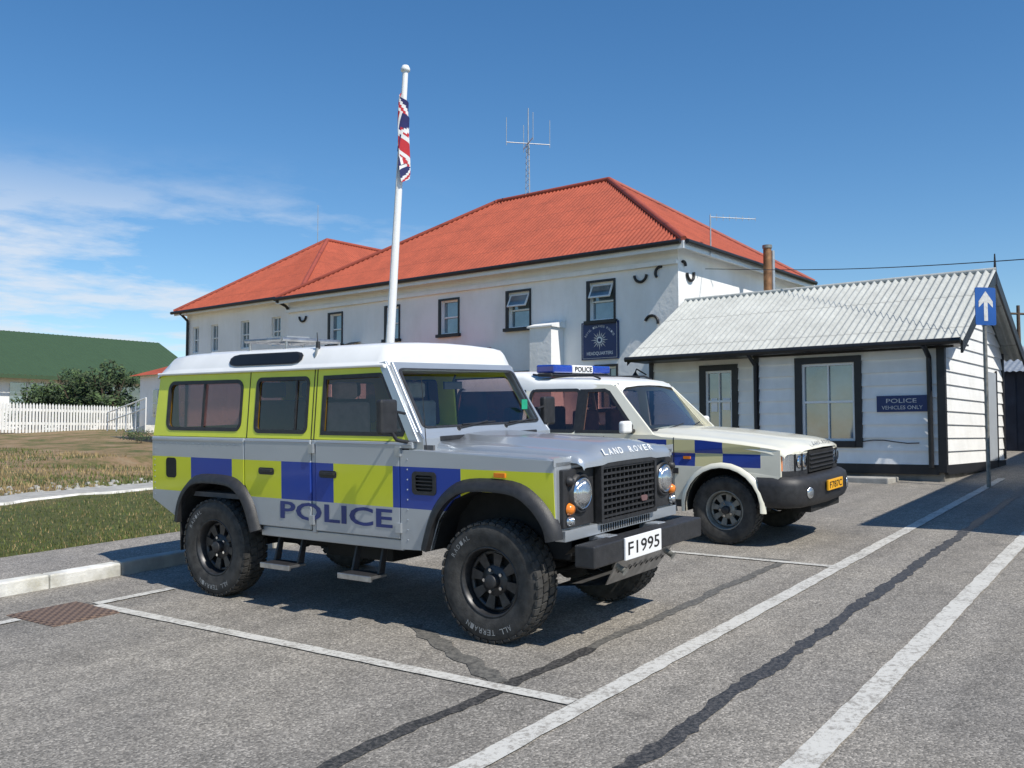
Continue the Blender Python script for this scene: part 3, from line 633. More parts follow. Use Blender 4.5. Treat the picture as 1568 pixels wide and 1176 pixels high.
# ------------------------------------------------------------------ white 4x4
D2=empty('police_estate_off_road_vehicle',G@Matrix.Translation((4.56,.24,0)))
HW2=.92
def arc(cy,cz,r,a0,a1,n=14): return [(cy+r*math.cos(D(a0+(a1-a0)*i/n)),cz+r*math.sin(D(a0+(a1-a0)*i/n))) for i in range(n+1)]
A1=arc(0,.40,.42,185,-8); A2=arc(2.54,.40,.42,188,-8)
def hood_z(y):
    T=[(-.80,1.00),(-.70,1.03),(-.55,1.06),(-.2,1.10),(.3,1.145),(.75,1.17),(1.0,1.175)]
    for (a,c),(d,e) in zip(T,T[1:]):
        if y<=d: return c+(e-c)*(y-a)/(d-a)
    return T[-1][1]
def tap(y):
    t=max(0,min(1,(-.30-y)/.55)); return .06*t*t
for sx in (-1,1):
    nm='near' if sx<0 else 'far'
    def mp2(y,z,w,sx=sx): return Vector((sx*(HW2-w-tap(y)),y,z))
    b=B('body_side_'+nm,D2)
    low=[(-.62,hood_z(-.62)-.035),(-.62,.74),(-.46,.60)]+A1+[(.46,.46),(2.08,.46)]+A2+[(3.0,.50),(3.75,.58),(3.80,1.14),(.80,1.155)]+[(y/10,hood_z(y/10)-.035) for y in (7,5,3,1,-1,-3,-4,-5)]
    b.plate([low],mp2,.04,'disco_side'); b.done()
    b=B('arch_and_sill_'+nm,D2)
    for A in (A1,A2):
        cyy=0 if A is A1 else 2.54
        O=[(y+(y-cyy)*.13,z+(z-.40)*.13) for y,z in A]
        b.loft([[mp2(y,z,-.035,sx) for y,z in A],[mp2(y,z,-.035,sx) for y,z in [((a[0]+o[0])/2,(a[1]+o[1])/2) for a,o in zip(A,O)]],[mp2(y,z,-.001,sx) for y,z in O]],'cream')
        b.loft([[mp2(y,z,-.035,sx) for y,z in A],[mp2(y,z,.3,sx) for y,z in A]],'under_black')
    b.plate([[(.47,.38),(2.07,.38),(2.07,.50),(.47,.50)]],lambda y,z,w,sx=sx:(sx*(HW2-.02-w),y,z),.05,'black_plastic')
    b.box(*sorted((sx*(HW2+.012),sx*HW2)),.5,2.0,.74,.80,'black_plastic')
    for yy in (.55,1.42,2.2): b.plate([[(yy,.5),(yy+.008,.5),(yy+.008,1.13),(yy,1.13)]],lambda y,z,w,sx=sx:(sx*(HW2+.002-w),y,z),.006,'under_black')
    for yy in (1.25,2.05): b.box(*sorted((sx*(HW2+.025),sx*HW2)),yy,yy+.14,.98,1.02,'black_plastic')
    b.box(*sorted((sx*.62,sx*.60)),-.55,3.7,.45,.95,'under_black')
    b.box(*sorted((sx*(HW2+.008),sx*(HW2-.01))),.36,.44,.90,.93,'amber')
    b.done()
    ux2=lambda z:.905-(z-1.12)*.28
    mpu2=lambda y,z,w,sx=sx:Vector((sx*(ux2(z)-w),y,z))
    wins=[[(1.72,1.19),(1.72,1.64),(1.50,1.645),(1.44,1.62),(1.10,1.24),(1.10,1.19)],rr(1.84,2.50,1.19,1.65,.04),rr(2.62,3.62,1.19,1.69,.05)]
    b=B('glasshouse_'+nm,D2,.006)
    b.plate([[(.80,1.145),(3.80,1.145),(3.74,1.78),(1.42,1.72),(1.34,1.69)]]+wins,mpu2,.035,'cream'); b.done()
    b=B('side_windows_'+nm,D2)
    for wn in wins:
        b.pane(wn,lambda y,z,w,sx=sx:(sx*(ux2(z)-.010-w),y,z),'glass_dark')
        b.plate([inset(wn,-.03),inset(wn,.008)],lambda y,z,w,sx=sx:(sx*(ux2(z)+.004-w),y,z),.012,'black_plastic')
    b.plate([[(1.74,1.16),(1.82,1.16),(1.82,1.67),(1.74,1.67)]],lambda y,z,w,sx=sx:(sx*(ux2(z)+.006-w),y,z),.012,'black_plastic')
    b.done()
    b=B('door_mirror_'+nm,D2,.03,seg=3); b.box(*sorted((sx*.97,sx*1.17)),1.02,1.10,1.17,1.31,'roof_white'); b.done()
    b=B('mirror_stalk_'+nm,D2); b.cyl((sx*.86,1.06,1.19),(sx*1.0,1.06,1.20),.025,.025,'black_plastic'); b.done()
    b=B('headlamp_'+nm,D2)
    P0=[(sx*.44,-.745),(sx*.66,-.73),(sx*.80,-.68),(sx*.868,-.60)]
    b.loft([[Vector((x,y,z)) for x,y in P0] for z in (.79,.80,.965,.975)],'lens')
    b.loft([[Vector((x*1.003,y-.006,z)) for x,y in P0] for z in (.73,.795)],'black_plastic',False); b.loft([[Vector((x*1.003,y-.006,z)) for x,y in P0] for z in (.965,.995)],'cream',False)
    for x,y in ((.52,-.75),(.64,-.742)): b.lathe([(.0,.012),(.055,.016),(.067,.0)],(sx*x,y+.01,.882),(0,-1,0),'chrome',20)
    for x in (.44,.59,.72): b.box(*sorted((sx*x,sx*(x+.012))),-.752+(.03 if x>.7 else 0),-.70,.79,.97,'black_plastic')
    b.box(*sorted((sx*.82,sx*.875)),-.625,-.585,.80,.95,'amber')
    b.done()
b=B('bonnet',D2)
px=[-.915,-.91,-.88,-.80,-.62,-.56,-.3,0,.3,.56,.62,.80,.88,.91,.915]; pz=[-.075,-.04,-.012,.0,.008,.03,.042,.05,.042,.03,.008,0,-.012,-.04,-.075]
S=[]
for y in (-.785,-.775,-.74,-.65,-.55,-.4,-.2,0,.3,.75,.98):
    row=[]
    for x,dz in zip(px,pz):
        yy=y+(abs(x)**3)*.16*(max(0,min(1,(-y-.3)/.4))); k=(HW2-tap(yy)-.004)/.915; dr=-.03 if y<-.78 else (-.01 if y<-.77 else 0)
        row.append(Vector((x*k,yy,hood_z(y)+dz*(1 if y>-.7 else .7)+dr)))
    S.append(row)
b.loft(S,'cream'); b.done()
b=B('bonnet_text',D2)
for ch,i in zip("LAND ROVER",range(10)):
    if ch!=' ': b.text(ch,(-.33+i*.067,-.762,1.033),(1,0,0),(0,.5,.86),.046,.040,'letter_black',.022,.01)
b.done()
b=B('front_grille',D2,.005); b.box(-.43,.43,-.765,-.70,.76,.985,'under_black')
for i in range(4): b.box(-.42,.42,-.782,-.765,.80+i*.045,.815+i*.045,'black_plastic')
b.box(-.80,.80,-.66,-.58,.5,.955,'under_black'); b.done()
b=B('front_bumper',D2)
px2=[-.94,-.93,-.885,-.76,-.5,0,.5,.76,.885,.93,.94]; py2=[-.40,-.58,-.73,-.82,-.865,-.89,-.865,-.82,-.73,-.58,-.40]
b.loft([[Vector((x*k,y*k2,z)) for x,y in zip(px2,py2)] for z,k,k2 in ((.42,.97,.93),(.44,.99,.97),(.50,1,1),(.64,1.01,1),(.70,1.0,.985),(.735,.97,.92),(.745,.93,.84))],'black_plastic')
b.box(-.5,.5,-.8,-.6,.35,.45,'under_black')
for x in (-.66,.66): b.lathe([(0,.01),(.05,.015),(.06,0)],(x,-.845,.57),(x*.3,-1,0),'lens',16)
b.done()
b=B('number_plate',D2,.003); b.box(-.26,.26,-.915,-.893,.56,.67,'plate_yellow'); b.text('F787C',(-.22,-.916,.58),(1,0,0),(0,0,1),.44,.07,'letter_black',.001,.01); b.done()
def ws2(u,v,w=0):
    bow=.10*(1-(u/.8)**2); return Vector((u,.93-bow*(1-v*.4)+v*.47,1.16+v*.57))
b=B('windscreen',D2)
n=12
def wsgrid(u0,u1,v0,v1,off,mat):
    S=[]
    for j in range(5):
        v=v0+(v1-v0)*j/4; S.append([ws2((u0+(u1-u0)*i/n)*(.86-.14*v),v)+Vector((0,-off,off*.6)) for i in range(n+1)])
    b.loft(S,mat)
wsgrid(-.93,.93,.06,.93,.004,'glass_clear')
wsgrid(-1.0,-.93,0,1,.006,'cream'); wsgrid(.93,1.0,0,1,.006,'cream'); wsgrid(-.93,.93,.93,1.0,.006,'black_plastic'); wsgrid(-.93,.93,-.06,.08,.008,'black_plastic')
for x0 in (-.5,.1): b.tube([ws2(x0,.02)+Vector((0,-.02,.02)),ws2(x0+.5,.12)+Vector((0,-.03,.02))],.008,'black_plastic',6)
b.done()
b=B('roof',D2)
half=[(.755,1.66),(.745,1.72),(.715,1.765),(.64,1.795),(.3,1.815),(0,1.82)]
prof=[(-x,z) for x,z in half]+[(x,z) for x,z in reversed(half[:-1])]
S=[]
for y,dz,k in ((1.30,-.11,.93),(1.33,-.07,.95),(1.42,-.035,.98),(1.7,0,1),(2.1,.01,1),(2.45,.015,1),(2.65,.09,1),(3.5,.10,1),(3.70,.06,.98),(3.78,-.06,.95)):
    S.append([Vector((x*k,y,z+(dz if z>1.68 else 0))) for x,z in prof])
b.loft(S,'roof_white'); b.add(S[-1],[tuple(range(len(prof)))],'roof_white')
for sx in (-1,1): b.tube([(sx*.66,1.6,1.79),(sx*.66,1.7,1.83),(sx*.66,2.4,1.84),(sx*.66,2.55,1.86)],.012,'black_plastic')
b.done()
b=B('light_bar',D2,.02,seg=3)
for x0,x1,m in ((-.70,-.26,'bluelens'),(-.25,.25,'plate_white'),(.26,.70,'bluelens')): b.box(x0,x1,2.22,2.48,1.875,1.975,m)
b.box(-.72,.72,2.24,2.46,1.83,1.873,'black_plastic'); b.done()
b=B('light_bar_text',D2); b.text('POLICE',(-.21,2.218,1.895),(1,0,0),(0,0,1),.42,.062,'letter_black',.003,.02); b.done()
b=B('tail',D2,.01); b.box(-.86,.86,3.74,3.79,.55,1.13,'cream'); b.box(-.70,.70,3.70,3.74,1.13,1.76,'glass_window'); b.box(-.9,.9,3.75,3.9,.45,.68,'black_plastic'); b.done()
b=B('seats',D2,.05,seg=3)
for x in (-.40,.40): b.box(x-.24,x+.24,1.5,1.95,.85,1.0,'seat_dark'); b.box(x-.24,x+.24,1.9,2.02,1.0,1.42,'seat_dark'); b.box(x-.12,x+.12,1.92,2.0,1.45,1.58,'seat_dark')
b.box(-.68,.68,2.9,3.0,1.0,1.45,'seat_dark'); b.done()
b=B('cabin',D2); b.box(-.85,.85,.9,3.7,.7,.74,'interior'); b.box(-.80,.80,1.0,1.25,.74,1.17,'dash'); b.box(-.6,.6,-.6,3.6,.42,.46,'under_black')
for y in (0,2.54): b.cyl((-.7,y,.37),(.7,y,.37),.05,.05,'under_black')
b.done()
for nm,x,y,s in (('front_near',-.77,0,-1),('rear_near',-.77,2.54,-1),('front_far',.77,0,1),('rear_far',.77,2.54,1)):
    b=B('wheel_'+nm,D2); wheel(b,x,y,.365,.24,s,.21,'rim_steel',False); b.done()

# ------------------------------------------------------------------ corrugated sheet helper
def corrug(b,poly,along,mat,pitch=.1,amp=.012,ns=6):
    poly=[Vector(p) for p in poly]; along=Vector(along).normalized(); o=poly[0]
    nrm=Vector((0,0,0))
    for i in range(1,len(poly)-1): nrm+=(poly[i]-o).cross(poly[i+1]-o)
    nrm.normalize()
    if nrm.z<0: nrm=-nrm
    up=nrm.cross(along).normalized()
    if up.z<0: up=-up
    P=[((p-o).dot(along),(p-o).dot(up)) for p in poly]
    t0=min(p[0] for p in P); t1=max(p[0] for p in P); n=max(2,int((t1-t0)/pitch*ns)); vs=[];fs=[]
    for i in range(n+1):
        t=t0+1e-5+(t1-t0-2e-5)*i/n; hits=[]
        for k in range(len(P)):
            a=P[k];c=P[(k+1)%len(P)]
            if (a[0]-t)*(c[0]-t)<=0 and abs(a[0]-c[0])>1e-9: hits.append(a[1]+(c[1]-a[1])*(t-a[0])/(c[0]-a[0]))
        lo,hi=min(hits),max(hits); h=amp*math.sin(2*math.pi*(t-t0)/pitch)
        vs+= [o+along*t+up*lo+nrm*h,o+along*t+up*hi+nrm*h]
        if i: k=2*i; fs.append((k-2,k,k+1,k-1))
    b.add(vs,fs,mat,True)
def window(b,X,y0,y1,z0,z1,mat_frame='window_white',surround=.10,mull=1,sash=True,depth=.12):
    b.box(X+depth,X+depth+.01,y0,y1,z0,z1,'glass_window')
    w=.045
    for a,c,e,f in ((y0,y1,z1-w,z1),(y0,y1,z0,z0+w),(y0,y0+w,z0+w,z1-w),(y1-w,y1,z0+w,z1-w)): b.box(X+depth-.05,X+depth-.005,a,c,e,f,mat_frame)
    zm=(z0+z1)/2
    if sash: b.box(X+depth-.055,X+depth-.004,y0+w,y1-w,zm-.02,zm+.02,mat_frame)
    for i in range(mull):
        ym=y0+(y1-y0)*(i+1)/(mull+1); b.box(X+depth-.045,X+depth-.006,ym-.012,ym+.012,z0+w,z1-w,mat_frame)
    if surround:
        s=surround
        b.box(X-.03,X-.002,y1,y1+s,z0-s*.3,z1+s*.6,'black_trim'); b.box(X-.03,X-.002,y0-s*.5,y0,z0-s*.3,z1+s*.6,'black_trim'); b.box(X-.028,X-.002,y0,y1,z1,z1+s*.6,'black_trim')
        b.box(X-.12,X+.02,y0-s,y1+s*1.2,z0-.09,z0-.003,'black_trim')
# ------------------------------------------------------------------ main building
MB=empty('police_headquarters_building')
zb=.3; ez=6.10
def facade(name,X,Y0,Y1,ztop,wins):
    b=B(name,MB)
    b.plate([[(Y0,zb),(Y1,zb),(Y1,ztop),(Y0,ztop)]]+[[(a,c),(d,c),(d,e),(a,e)] for a,d,c,e in wins],lambda y,z,w:(X+w,y,z),.30,'white_wall'); b.done()
W=[(23.0,23.56,4.53,5.50),(20.43,20.95,4.53,5.50),(18.04,18.70,4.53,5.50),(15.47,16.19,4.53,5.50),(12.81,13.53,4.53,5.50)]
Lw=[(15.55,16.1,2.3,3.3),(12.75,13.3,2.3,3.35),(18.0,18.7,2.3,3.3),(23,23.6,2.3,3.3)]
facade('front_wall',20,11,25.7,ez,W+Lw)
b=B('front_windows',MB)
for a,d,c,e in W+Lw: window(b,20,a,d,c,e,surround=.10,mull=0 if e>5 else 1)
for a,d in ((15.47,16.19),(12.81,13.53)):
    Mx=Matrix.Translation((20.05,0,5.45))@Matrix.Rotation(D(28),4,'Y')@Matrix.Translation((-20.05,0,-5.45))
    for q in ((a+.04,d-.04,5.40,5.44),(a+.04,d-.04,5.05,5.09),(a+.04,a+.08,5.09,5.40),(d-.08,d-.04,5.09,5.40)): b.box(20.03,20.06,*q,'window_white',Mx)
    b.box(20.04,20.048,a+.08,d-.08,5.09,5.40,'glass_window',Mx)
b.done()
WW=[(30.45,30.9,4.75,5.75),(28.55,29.05,4.75,5.75),(26.75,27.25,4.75,5.75),(31.7,32.1,4.75,5.75)]
XW=20.5
facade('wing_front_wall',XW,25.7,32.5,6.25,WW)
b=B('wing_windows',MB)
for a,d,c,e in WW: window(b,XW,a,d,c,e,surround=0,mull=1)
b.done()
b=B('side_walls',MB)
b.box(20.3,27.3,11.0,11.3,zb,ez,'white_wall'); b.box(27.0,27.3,11.3,25.7,zb,ez,'white_wall')
b.box(20.003,20.8,25.4,25.698,zb,ez-.01,'white_wall'); b.box(XW+.3,30,32.2,32.5,zb,6.25,'white_wall')
b.box(19.45,19.998,14.36,15.05,zb,4.45,'white_wall')
b.add([(19.40,14.30,4.45),(19.40,15.11,4.45),(19.998,15.11,4.62),(19.998,14.30,4.62),(19.40,14.30,4.41),(19.40,15.11,4.41),(19.998,15.11,4.41),(19.998,14.30,4.41)],[(0,1,2,3),(4,5,6,7),(0,1,5,4),(1,2,6,5),(2,3,7,6),(3,0,4,7)],'white_wood')
b.done()
b=B('roof',MB)
oh=.35
e0=(20-oh,11-oh);e1=(27.3+oh,11-oh);e2=(27.3+oh,25.9);e3=(20-oh,25.9)
r0=Vector((23.65,15.3,9.25)); r1=Vector((23.65,19.6,9.25)); ze=ez+.10
P=lambda q:Vector((q[0],q[1],ze))
corrug(b,[P(e0),P(e3),r1,r0],(0,1,0),'red_roof',.14,.02,6)
corrug(b,[P(e0),P(e1),r0],(1,0,0),'red_roof',.14,.02,6)
corrug(b,[P(e1),P(e2),r1,r0],(0,1,0),'red_roof',.14,.02,4)
corrug(b,[P(e3),P(e2),r1],(1,0,0),'red_roof',.14,.02,4)
w0=(XW-oh,25.35);w1=(XW-oh,32.5+oh); ap=Vector((24.5,29.1,9.35)); ap2=Vector((33,29.1,9.35)); zw=6.36
Q=lambda x,y:Vector((x,y,zw))
corrug(b,[Q(*w0),Q(*w1),ap],(0,1,0),'red_roof',.14,.02,6)
corrug(b,[Q(XW-oh,w0[1]),Q(33,w0[1]),ap2,ap],(1,0,0),'red_roof',.14,.02,4)
corrug(b,[Q(XW-oh,w1[1]),Q(33,w1[1]),ap2,ap],(1,0,0),'red_roof',.14,.02,4)
for a,c in ((P(e0),r0),(P(e1),r0),(r0,r1),(r1,P(e3)),(r1,P(e2)),(Q(*w0),ap),(Q(*w1),ap),(ap,ap2)):
    b.cyl(a+Vector((0,0,.02)),c+Vector((0,0,.02)),.075,.075,'red_cap',10)
b.done()
b=B('eaves',MB)
b.box(20-oh,27.3+oh,11-oh,25.7,ez,ez+.03,'white_wood')
b.box(20-oh-.02,20-oh+.01,11-oh,25.9,ez-.10,ez+.085,'window_white'); b.box(20-oh+.012,27.3+oh,11-oh-.02,11-oh+.01,ez-.10,ez+.085,'window_white')
b.cyl((20-oh-.08,10.7,ez+.06),(20-oh-.08,25.9,ez+.06),.06,.06,'black_trim',10); b.cyl((19.65,11-oh-.08,ez+.06),(27.6,11-oh-.08,ez+.06),.06,.06,'black_trim',10)
b.box(19.90,19.997,11.0,25.7,ez-.38,ez-.28,'white_wood')
b.box(XW-oh-.02,XW-oh+.01,25.5,32.8,6.20,6.34,'window_white'); b.box(XW-oh+.012,30,25.7,32.8,6.25,6.28,'white_wood'); b.cyl((XW-oh-.08,25.6,6.31),(XW-oh-.08,32.9,6.31),.06,.06,'black_trim',10)
b.cyl((XW-.07,32.35,.5),(XW-.07,32.35,6.0),.05,.05,'black_trim',10); b.tube([(XW-.07,32.35,6.0),(XW-oh-.06,32.35,6.28)],.05,'black_trim')
b.cyl((XW-.37,25.62,.5),(XW-.37,25.62,5.6),.05,.05,'black_trim',10); b.tube([(XW-.37,25.62,5.6),(XW-.6,25.7,5.95),(20-oh-.08,25.8,6.10)],.05,'black_trim')
def anchor(c,r,a0,a1,pl='x'):
    pts=[]
    for i in range(13):
        a=D(a0+(a1-a0)*i/12); u,v=r*math.cos(a),r*math.sin(a)
        pts.append(Vector((c[0],c[1]+u,c[2]+v)) if pl=='x' else Vector((c[0]+u,c[1],c[2]+v)))
    b.tube(pts,.035,'black_trim',8)
anchor((19.96,12.02,5.55),.17,180,360); anchor((19.96,11.45,5.55),.15,100,-40); anchor((19.96,11.72,4.35),.18,20,190)
anchor((20.55,10.96,5.55),.17,180,380,'y'); anchor((20.2,10.96,5.7),.1,0,120,'y')
anchor((19.96,24.9,5.55),.17,180,360)
b.done()
b=B('headquarters_sign',MB)
b.box(19.955,19.995,12.66,13.77,3.54,4.49,'sign_blue')
for q in ((12.70,13.73,3.57,3.58),(12.70,13.73,4.45,4.46),(12.70,12.71,3.58,4.45),(13.72,13.73,3.58,4.45)): b.box(19.951,19.956,*q,'white_letter')
b.text('HEADQUARTERS',(19.953,13.60,3.64),(0,-1,0),(0,0,1),.78,.10,'plate_white',.002,.01)
tx='ROYAL ISLANDS POLICE'
for i,ch in enumerate(tx):
    if ch==' ': continue
    a=D(58-i*116/(len(tx)-1)); up=Vector((0,math.sin(a),math.cos(a))); xd=Vector((0,-math.cos(a),math.sin(a)))
    b.text(ch,Vector((19.953,13.215,3.88))+up*.47-xd*.02,xd,up,.04,.055,'plate_white',.002)
for i in range(16):
    a=2*math.pi*i/16; r0_,r1_=.13,.26 if i%2==0 else .20; c=Vector((19.951,13.215,4.03))
    f=lambda r,t:c+Vector((0,math.cos(t)*r,math.sin(t)*r)); b.add([f(r0_,a-.12),f(r1_,a),f(r0_,a+.12),f(.07,a)],[(0,1,2,3)],'white_letter')
b.lathe([(0,.004),(.085,.004)],(19.951,13.215,4.03),(-1,0,0),'window_white',20); b.lathe([(0,.007),(.05,.007)],(19.951,13.215,4.03),(-1,0,0),'sign_blue',20)
b.done()
b=B('porch',MB)
b.box(18.3,19.998,17.0,20.0,zb,3.55,'black_trim')
corrug(b,[(18.1,16.8,3.60),(18.1,20.2,3.60),(19.99,20.2,4.05),(19.99,16.8,4.05)],(0,1,0),'red_roof',.1,.012,6)
b.box(18.06,18.11,16.8,20.2,3.5,3.6,'white_wood')
b.box(18.9,19.99,22.2,22.5,zb,4.15,'white_wall')
b.add([(18.8,22.1,4.15),(18.8,22.6,4.15),(19.99,22.6,4.55),(19.99,22.1,4.55)],[(0,1,2,3)],'black_trim')
b.done()
b=B('annex',MB)
b.box(21.2,24,32.52,37.0,zb,4.1,'white_wall')
for y in (33.2,35.2): b.box(21.15,21.19,y,y+.7,2.4,3.5,'glass_window'); b.box(21.13,21.155,y+.33,y+.37,2.4,3.5,'window_white'); b.box(21.13,21.155,y,y+.7,2.93,2.97,'window_white')
corrug(b,[(20.9,32.52,4.1),(20.9,37.3,4.1),(24,37.3,5.0),(24,32.52,5.0)],(0,1,0),'red_roof',.14,.012,4)
b.done()
FL=empty('flue_pipe'); b=B('pipe',FL); fx,fy=23.3,10.2
b.cyl((fx,fy,.9),(fx,fy,6.50),.105,.105,'flue',20); b.cyl((fx,fy,6.50),(fx,fy,6.58),.125,.125,'rim_steel',20); b.cyl((fx+.16,fy-.08,.9),(fx+.16,fy-.08,6.45),.05,.05,'galv',10); b.done()
AN=empty('roof_antenna_mast'); b=B('mast',AN)
ax,ay=23.65,18.35
for k in range(3):
    a=2*math.pi*k/3; b.cyl((ax+.09*math.cos(a),ay+.09*math.sin(a),9.0),(ax+.05*math.cos(a),ay+.05*math.sin(a),10.9),.013,.013,'galv',6)
for i in range(9):
    z=9.2+i*.2; b.tube([(ax+.08,ay,z),(ax-.05,ay+.07,z+.1),(ax-.05,ay-.07,z+.18),(ax+.08,ay,z+.2)],.007,'galv',5)
b.cyl((ax,ay,10.6),(ax,ay,12.1),.022,.016,'galv',8)
for dx,dy in ((.55,-.45),(-.55,.45),(.4,.5),(-.4,-.5)):
    b.tube([(ax,ay,10.95),(ax+dx,ay+dy,10.95)],.015,'galv',6); b.cyl((ax+dx,ay+dy,10.85),(ax+dx,ay+dy,11.75),.011,.011,'galv',6)
b.done()
YA=empty('directional_antenna'); b=B('boom',YA)
b.cyl((20.9,10.6,6.0),(20.9,10.6,7.0),.018,.018,'galv',8); b.cyl((20.9,10.6,6.95),(21.6,9.75,6.90),.012,.012,'galv',8)
for i in range(8):
    t=i/7; c=Vector((20.9+.7*t,10.6-.85*t,6.95-.05*t)); b.cyl(c-Vector((0,0,.05+.04*(1-t))),c+Vector((0,0,.05+.04*(1-t))),.006,.006,'galv',5)
b.done()
WA=empty('whip_antenna'); b=B('rod',WA); b.cyl((24.6,29.8,9.2),(24.6,29.8,10.9),.018,.01,'galv',6); b.done()

# ------------------------------------------------------------------ clapboard building
SH=empty('clapboard_building')
XS=17.55; Y0=4.5; Y1=10.55; XD=22.1; zg=.97; zeave=3.35; zr=4.72; xr=(XS+XD)/2
def claps(b,p0,p1,nrm,z0,z1,mat,pitch=.235):
    p0=Vector((*p0,0));p1=Vector((*p1,0));nrm=Vector((*nrm,0))
    z=z0; nxt=zg+.15+(math.floor((z0-zg-.15)/pitch+1e-6)+1)*pitch
    while z<z1-1e-3:
        t=min(z1,nxt); b0=nxt-pitch; off=lambda q:.040-.036*(q-b0)/pitch
        b.add([p0+nrm*off(z)+Vector((0,0,z)),p1+nrm*off(z)+Vector((0,0,z)),p1+nrm*off(t)+Vector((0,0,t)),p0+nrm*off(t)+Vector((0,0,t)),p0+Vector((0,0,z)),p1+Vector((0,0,z))],[(0,1,2,3),(4,5,1,0)],mat); z=t; nxt+=pitch
b=B('walls',SH)
wy=[(6.02,7.02,1.53,2.98),(8.62,9.22,1.70,2.96)]
XR=XS+.35
ys_=7.98
def front(X,ya,yb,w,mat):
    claps(b,(X,ya),(X,w[0]),(-1,0),zg+.15,zeave-.05,mat); claps(b,(X,w[1]),(X,yb),(-1,0),zg+.15,zeave-.05,mat)
    claps(b,(X,w[0]),(X,w[1]),(-1,0),zg+.15,w[2],mat); claps(b,(X,w[0]),(X,w[1]),(-1,0),w[3],zeave-.05,mat)
front(XS,Y0,ys_,wy[0],'white_wood'); front(XR,ys_,Y1,wy[1],'white_wood')
b.box(XS,XR,ys_,ys_+.05,zg,zeave,'white_wood')
z=zg+.15
while z<zr:
    t=min(z+.235,zr)
    def lim(zz):
        if zz<=zeave: return XS,XD
        k=(zz-zeave)/(zr-zeave); return XS+(xr-XS)*k,XD-(XD-xr)*k
    a0,a1=lim(z);c0,c1=lim(t)
    b.add([(a0,Y0-.032,z),(a1,Y0-.032,z),(c1,Y0-.004,t),(c0,Y0-.004,t),(a0,Y0,z),(a1,Y0,z)],[(0,1,2,3),(4,5,1,0)],'white_wood'); z=t
b.box(XD-.05,XD,Y0,Y1,zg,zeave,'white_wood'); b.box(XR+.001,XD,Y1-.05,Y1,zg,zeave,'white_wood')
b.box(XS+.03,XD-.06,Y0+.02,Y1-.06,zg-.6,zg+.145,'stone')
b.done()
b=B('trim',SH)
bx=lambda *a:b.box(*a,'black_trim')
bx(XS-.055,XS+.05,Y0-.045,Y0+.09,zg+.02,zeave); bx(XS-.045,XS-.0,Y0+.092,ys_,zg-.02,zg+.15); bx(XS-.055,XS+.002,ys_-.10,ys_+.0,zg+.171,zeave)
bx(XR-.045,XR-.0,ys_+.002,Y1,zg-.02,zg+.15); bx(XR-.05,XR,Y1-.1,Y1,zg+.171,zeave-.05)
bx(XS+.052,XD,Y0-.04,Y0-.0,zg-.02,zg+.15); bx(XD-.09,XD+.04,Y0-.045,Y0+.04,zg+.171,zeave)
bx(XS-.10,XS-.057,Y0-.20,ys_,zeave-.20,zeave-.05)
for w,X in ((wy[0],XS),(wy[1],XR)):
    s=.13; a,c,e,f=w
    b.box(X-.055,X-.0,a-s,a,e-.12,f+.12,'black_trim'); b.box(X-.055,X-.0,c,c+s,e-.12,f+.12,'black_trim'); b.box(X-.054,X,a,c,f,f+.12,'black_trim'); b.box(X-.07,X,a,c,e-.12,e,'black_trim')
bx(XS+2.9,XS+3.0,Y0-.05,Y0-.03,zg,2.95); bx(XS+3.8,XS+3.9,Y0-.05,Y0-.03,zg,2.95); b.box(XS+3.0,XS+3.8,Y0-.045,Y0-.034,zg+.16,2.9,'wood_grey')
for xe,s in ((XS-.35,1),(XD+.35,-1)):
    A=Vector((xe,Y0-.42,zeave-.13));Bp=Vector((xr,Y0-.42,zr+.04))
    b.add([A,Bp,Bp-Vector((0,0,.22)),A-Vector((0,0,.20)),A+Vector((0,.04,0)),Bp+Vector((0,.04,0)),Bp+Vector((0,.04,-.22)),A+Vector((0,.04,-.20))],[(0,1,2,3),(4,5,6,7),(0,1,5,4),(3,2,6,7),(0,3,7,4)],'black_trim')
b.cyl((xr,Y0-.40,zr-.2),(xr,Y0-.40,zr+.38),.04,.012,'black_trim',8)
b.cyl((XS-.42,Y0-.40,zeave-.12),(XS-.42,Y1+.15,zeave-.12),.055,.055,'black_trim',10)
b.tube([(XS-.42,Y0+.2,zeave-.15),(XS-.10,Y0+.2,zeave-.35),(XS-.08,Y0+.2,zg+.1)],.045,'black_trim')
b.tube([(XS-.42,ys_-.05,zeave-.15),(XS-.10,ys_-.05,zeave-.35),(XS-.08,ys_-.05,zg+.1)],.035,'black_trim')
b.tube([(XS-.055,5.9-.2*i,1.52+.03*math.sin(i*1.1)) for i in range(6)],.010,'black_trim',5)
A=Vector((XS-.35,Y1+.15,zeave-.13));Bp=Vector((xr,Y1+.15,zr+.04))
b.add([A,Bp,Bp-Vector((0,0,.12)),A-Vector((0,0,.12))],[(0,1,2,3)],'black_trim')
b.box(XS-.36,XS+.3,Y0-.36,Y1+.1,zeave-.17,zeave-.14,'black_trim')
b.done()
b=B('windows',SH)
for w,X in ((wy[0],XS),(wy[1],XR)):
    a,c,e,f=w
    window(b,X-.04,a,c,e,f,surround=0,mull=1,depth=.08)
b.box(XR+.030,XR+.033,8.70,8.86,2.15,2.40,'plate_white'); b.box(XR+.030,XR+.033,8.98,9.12,2.12,2.40,'plate_white')
b.done()
b=B('roof',SH)
za=zeave-.10
corrug(b,[(XS-.35,Y0-.42,za-.02),(XS-.35,Y1+.17,za-.02),(xr,Y1+.17,zr+.07),(xr,Y0-.42,zr+.07)],(0,1,0),'white_roof',.14,.030,8)
corrug(b,[(XD+.35,Y0-.42,za-.02),(XD+.35,Y1+.17,za-.02),(xr,Y1+.17,zr+.07),(xr,Y0-.42,zr+.07)],(0,1,0),'white_roof',.14,.030,6)
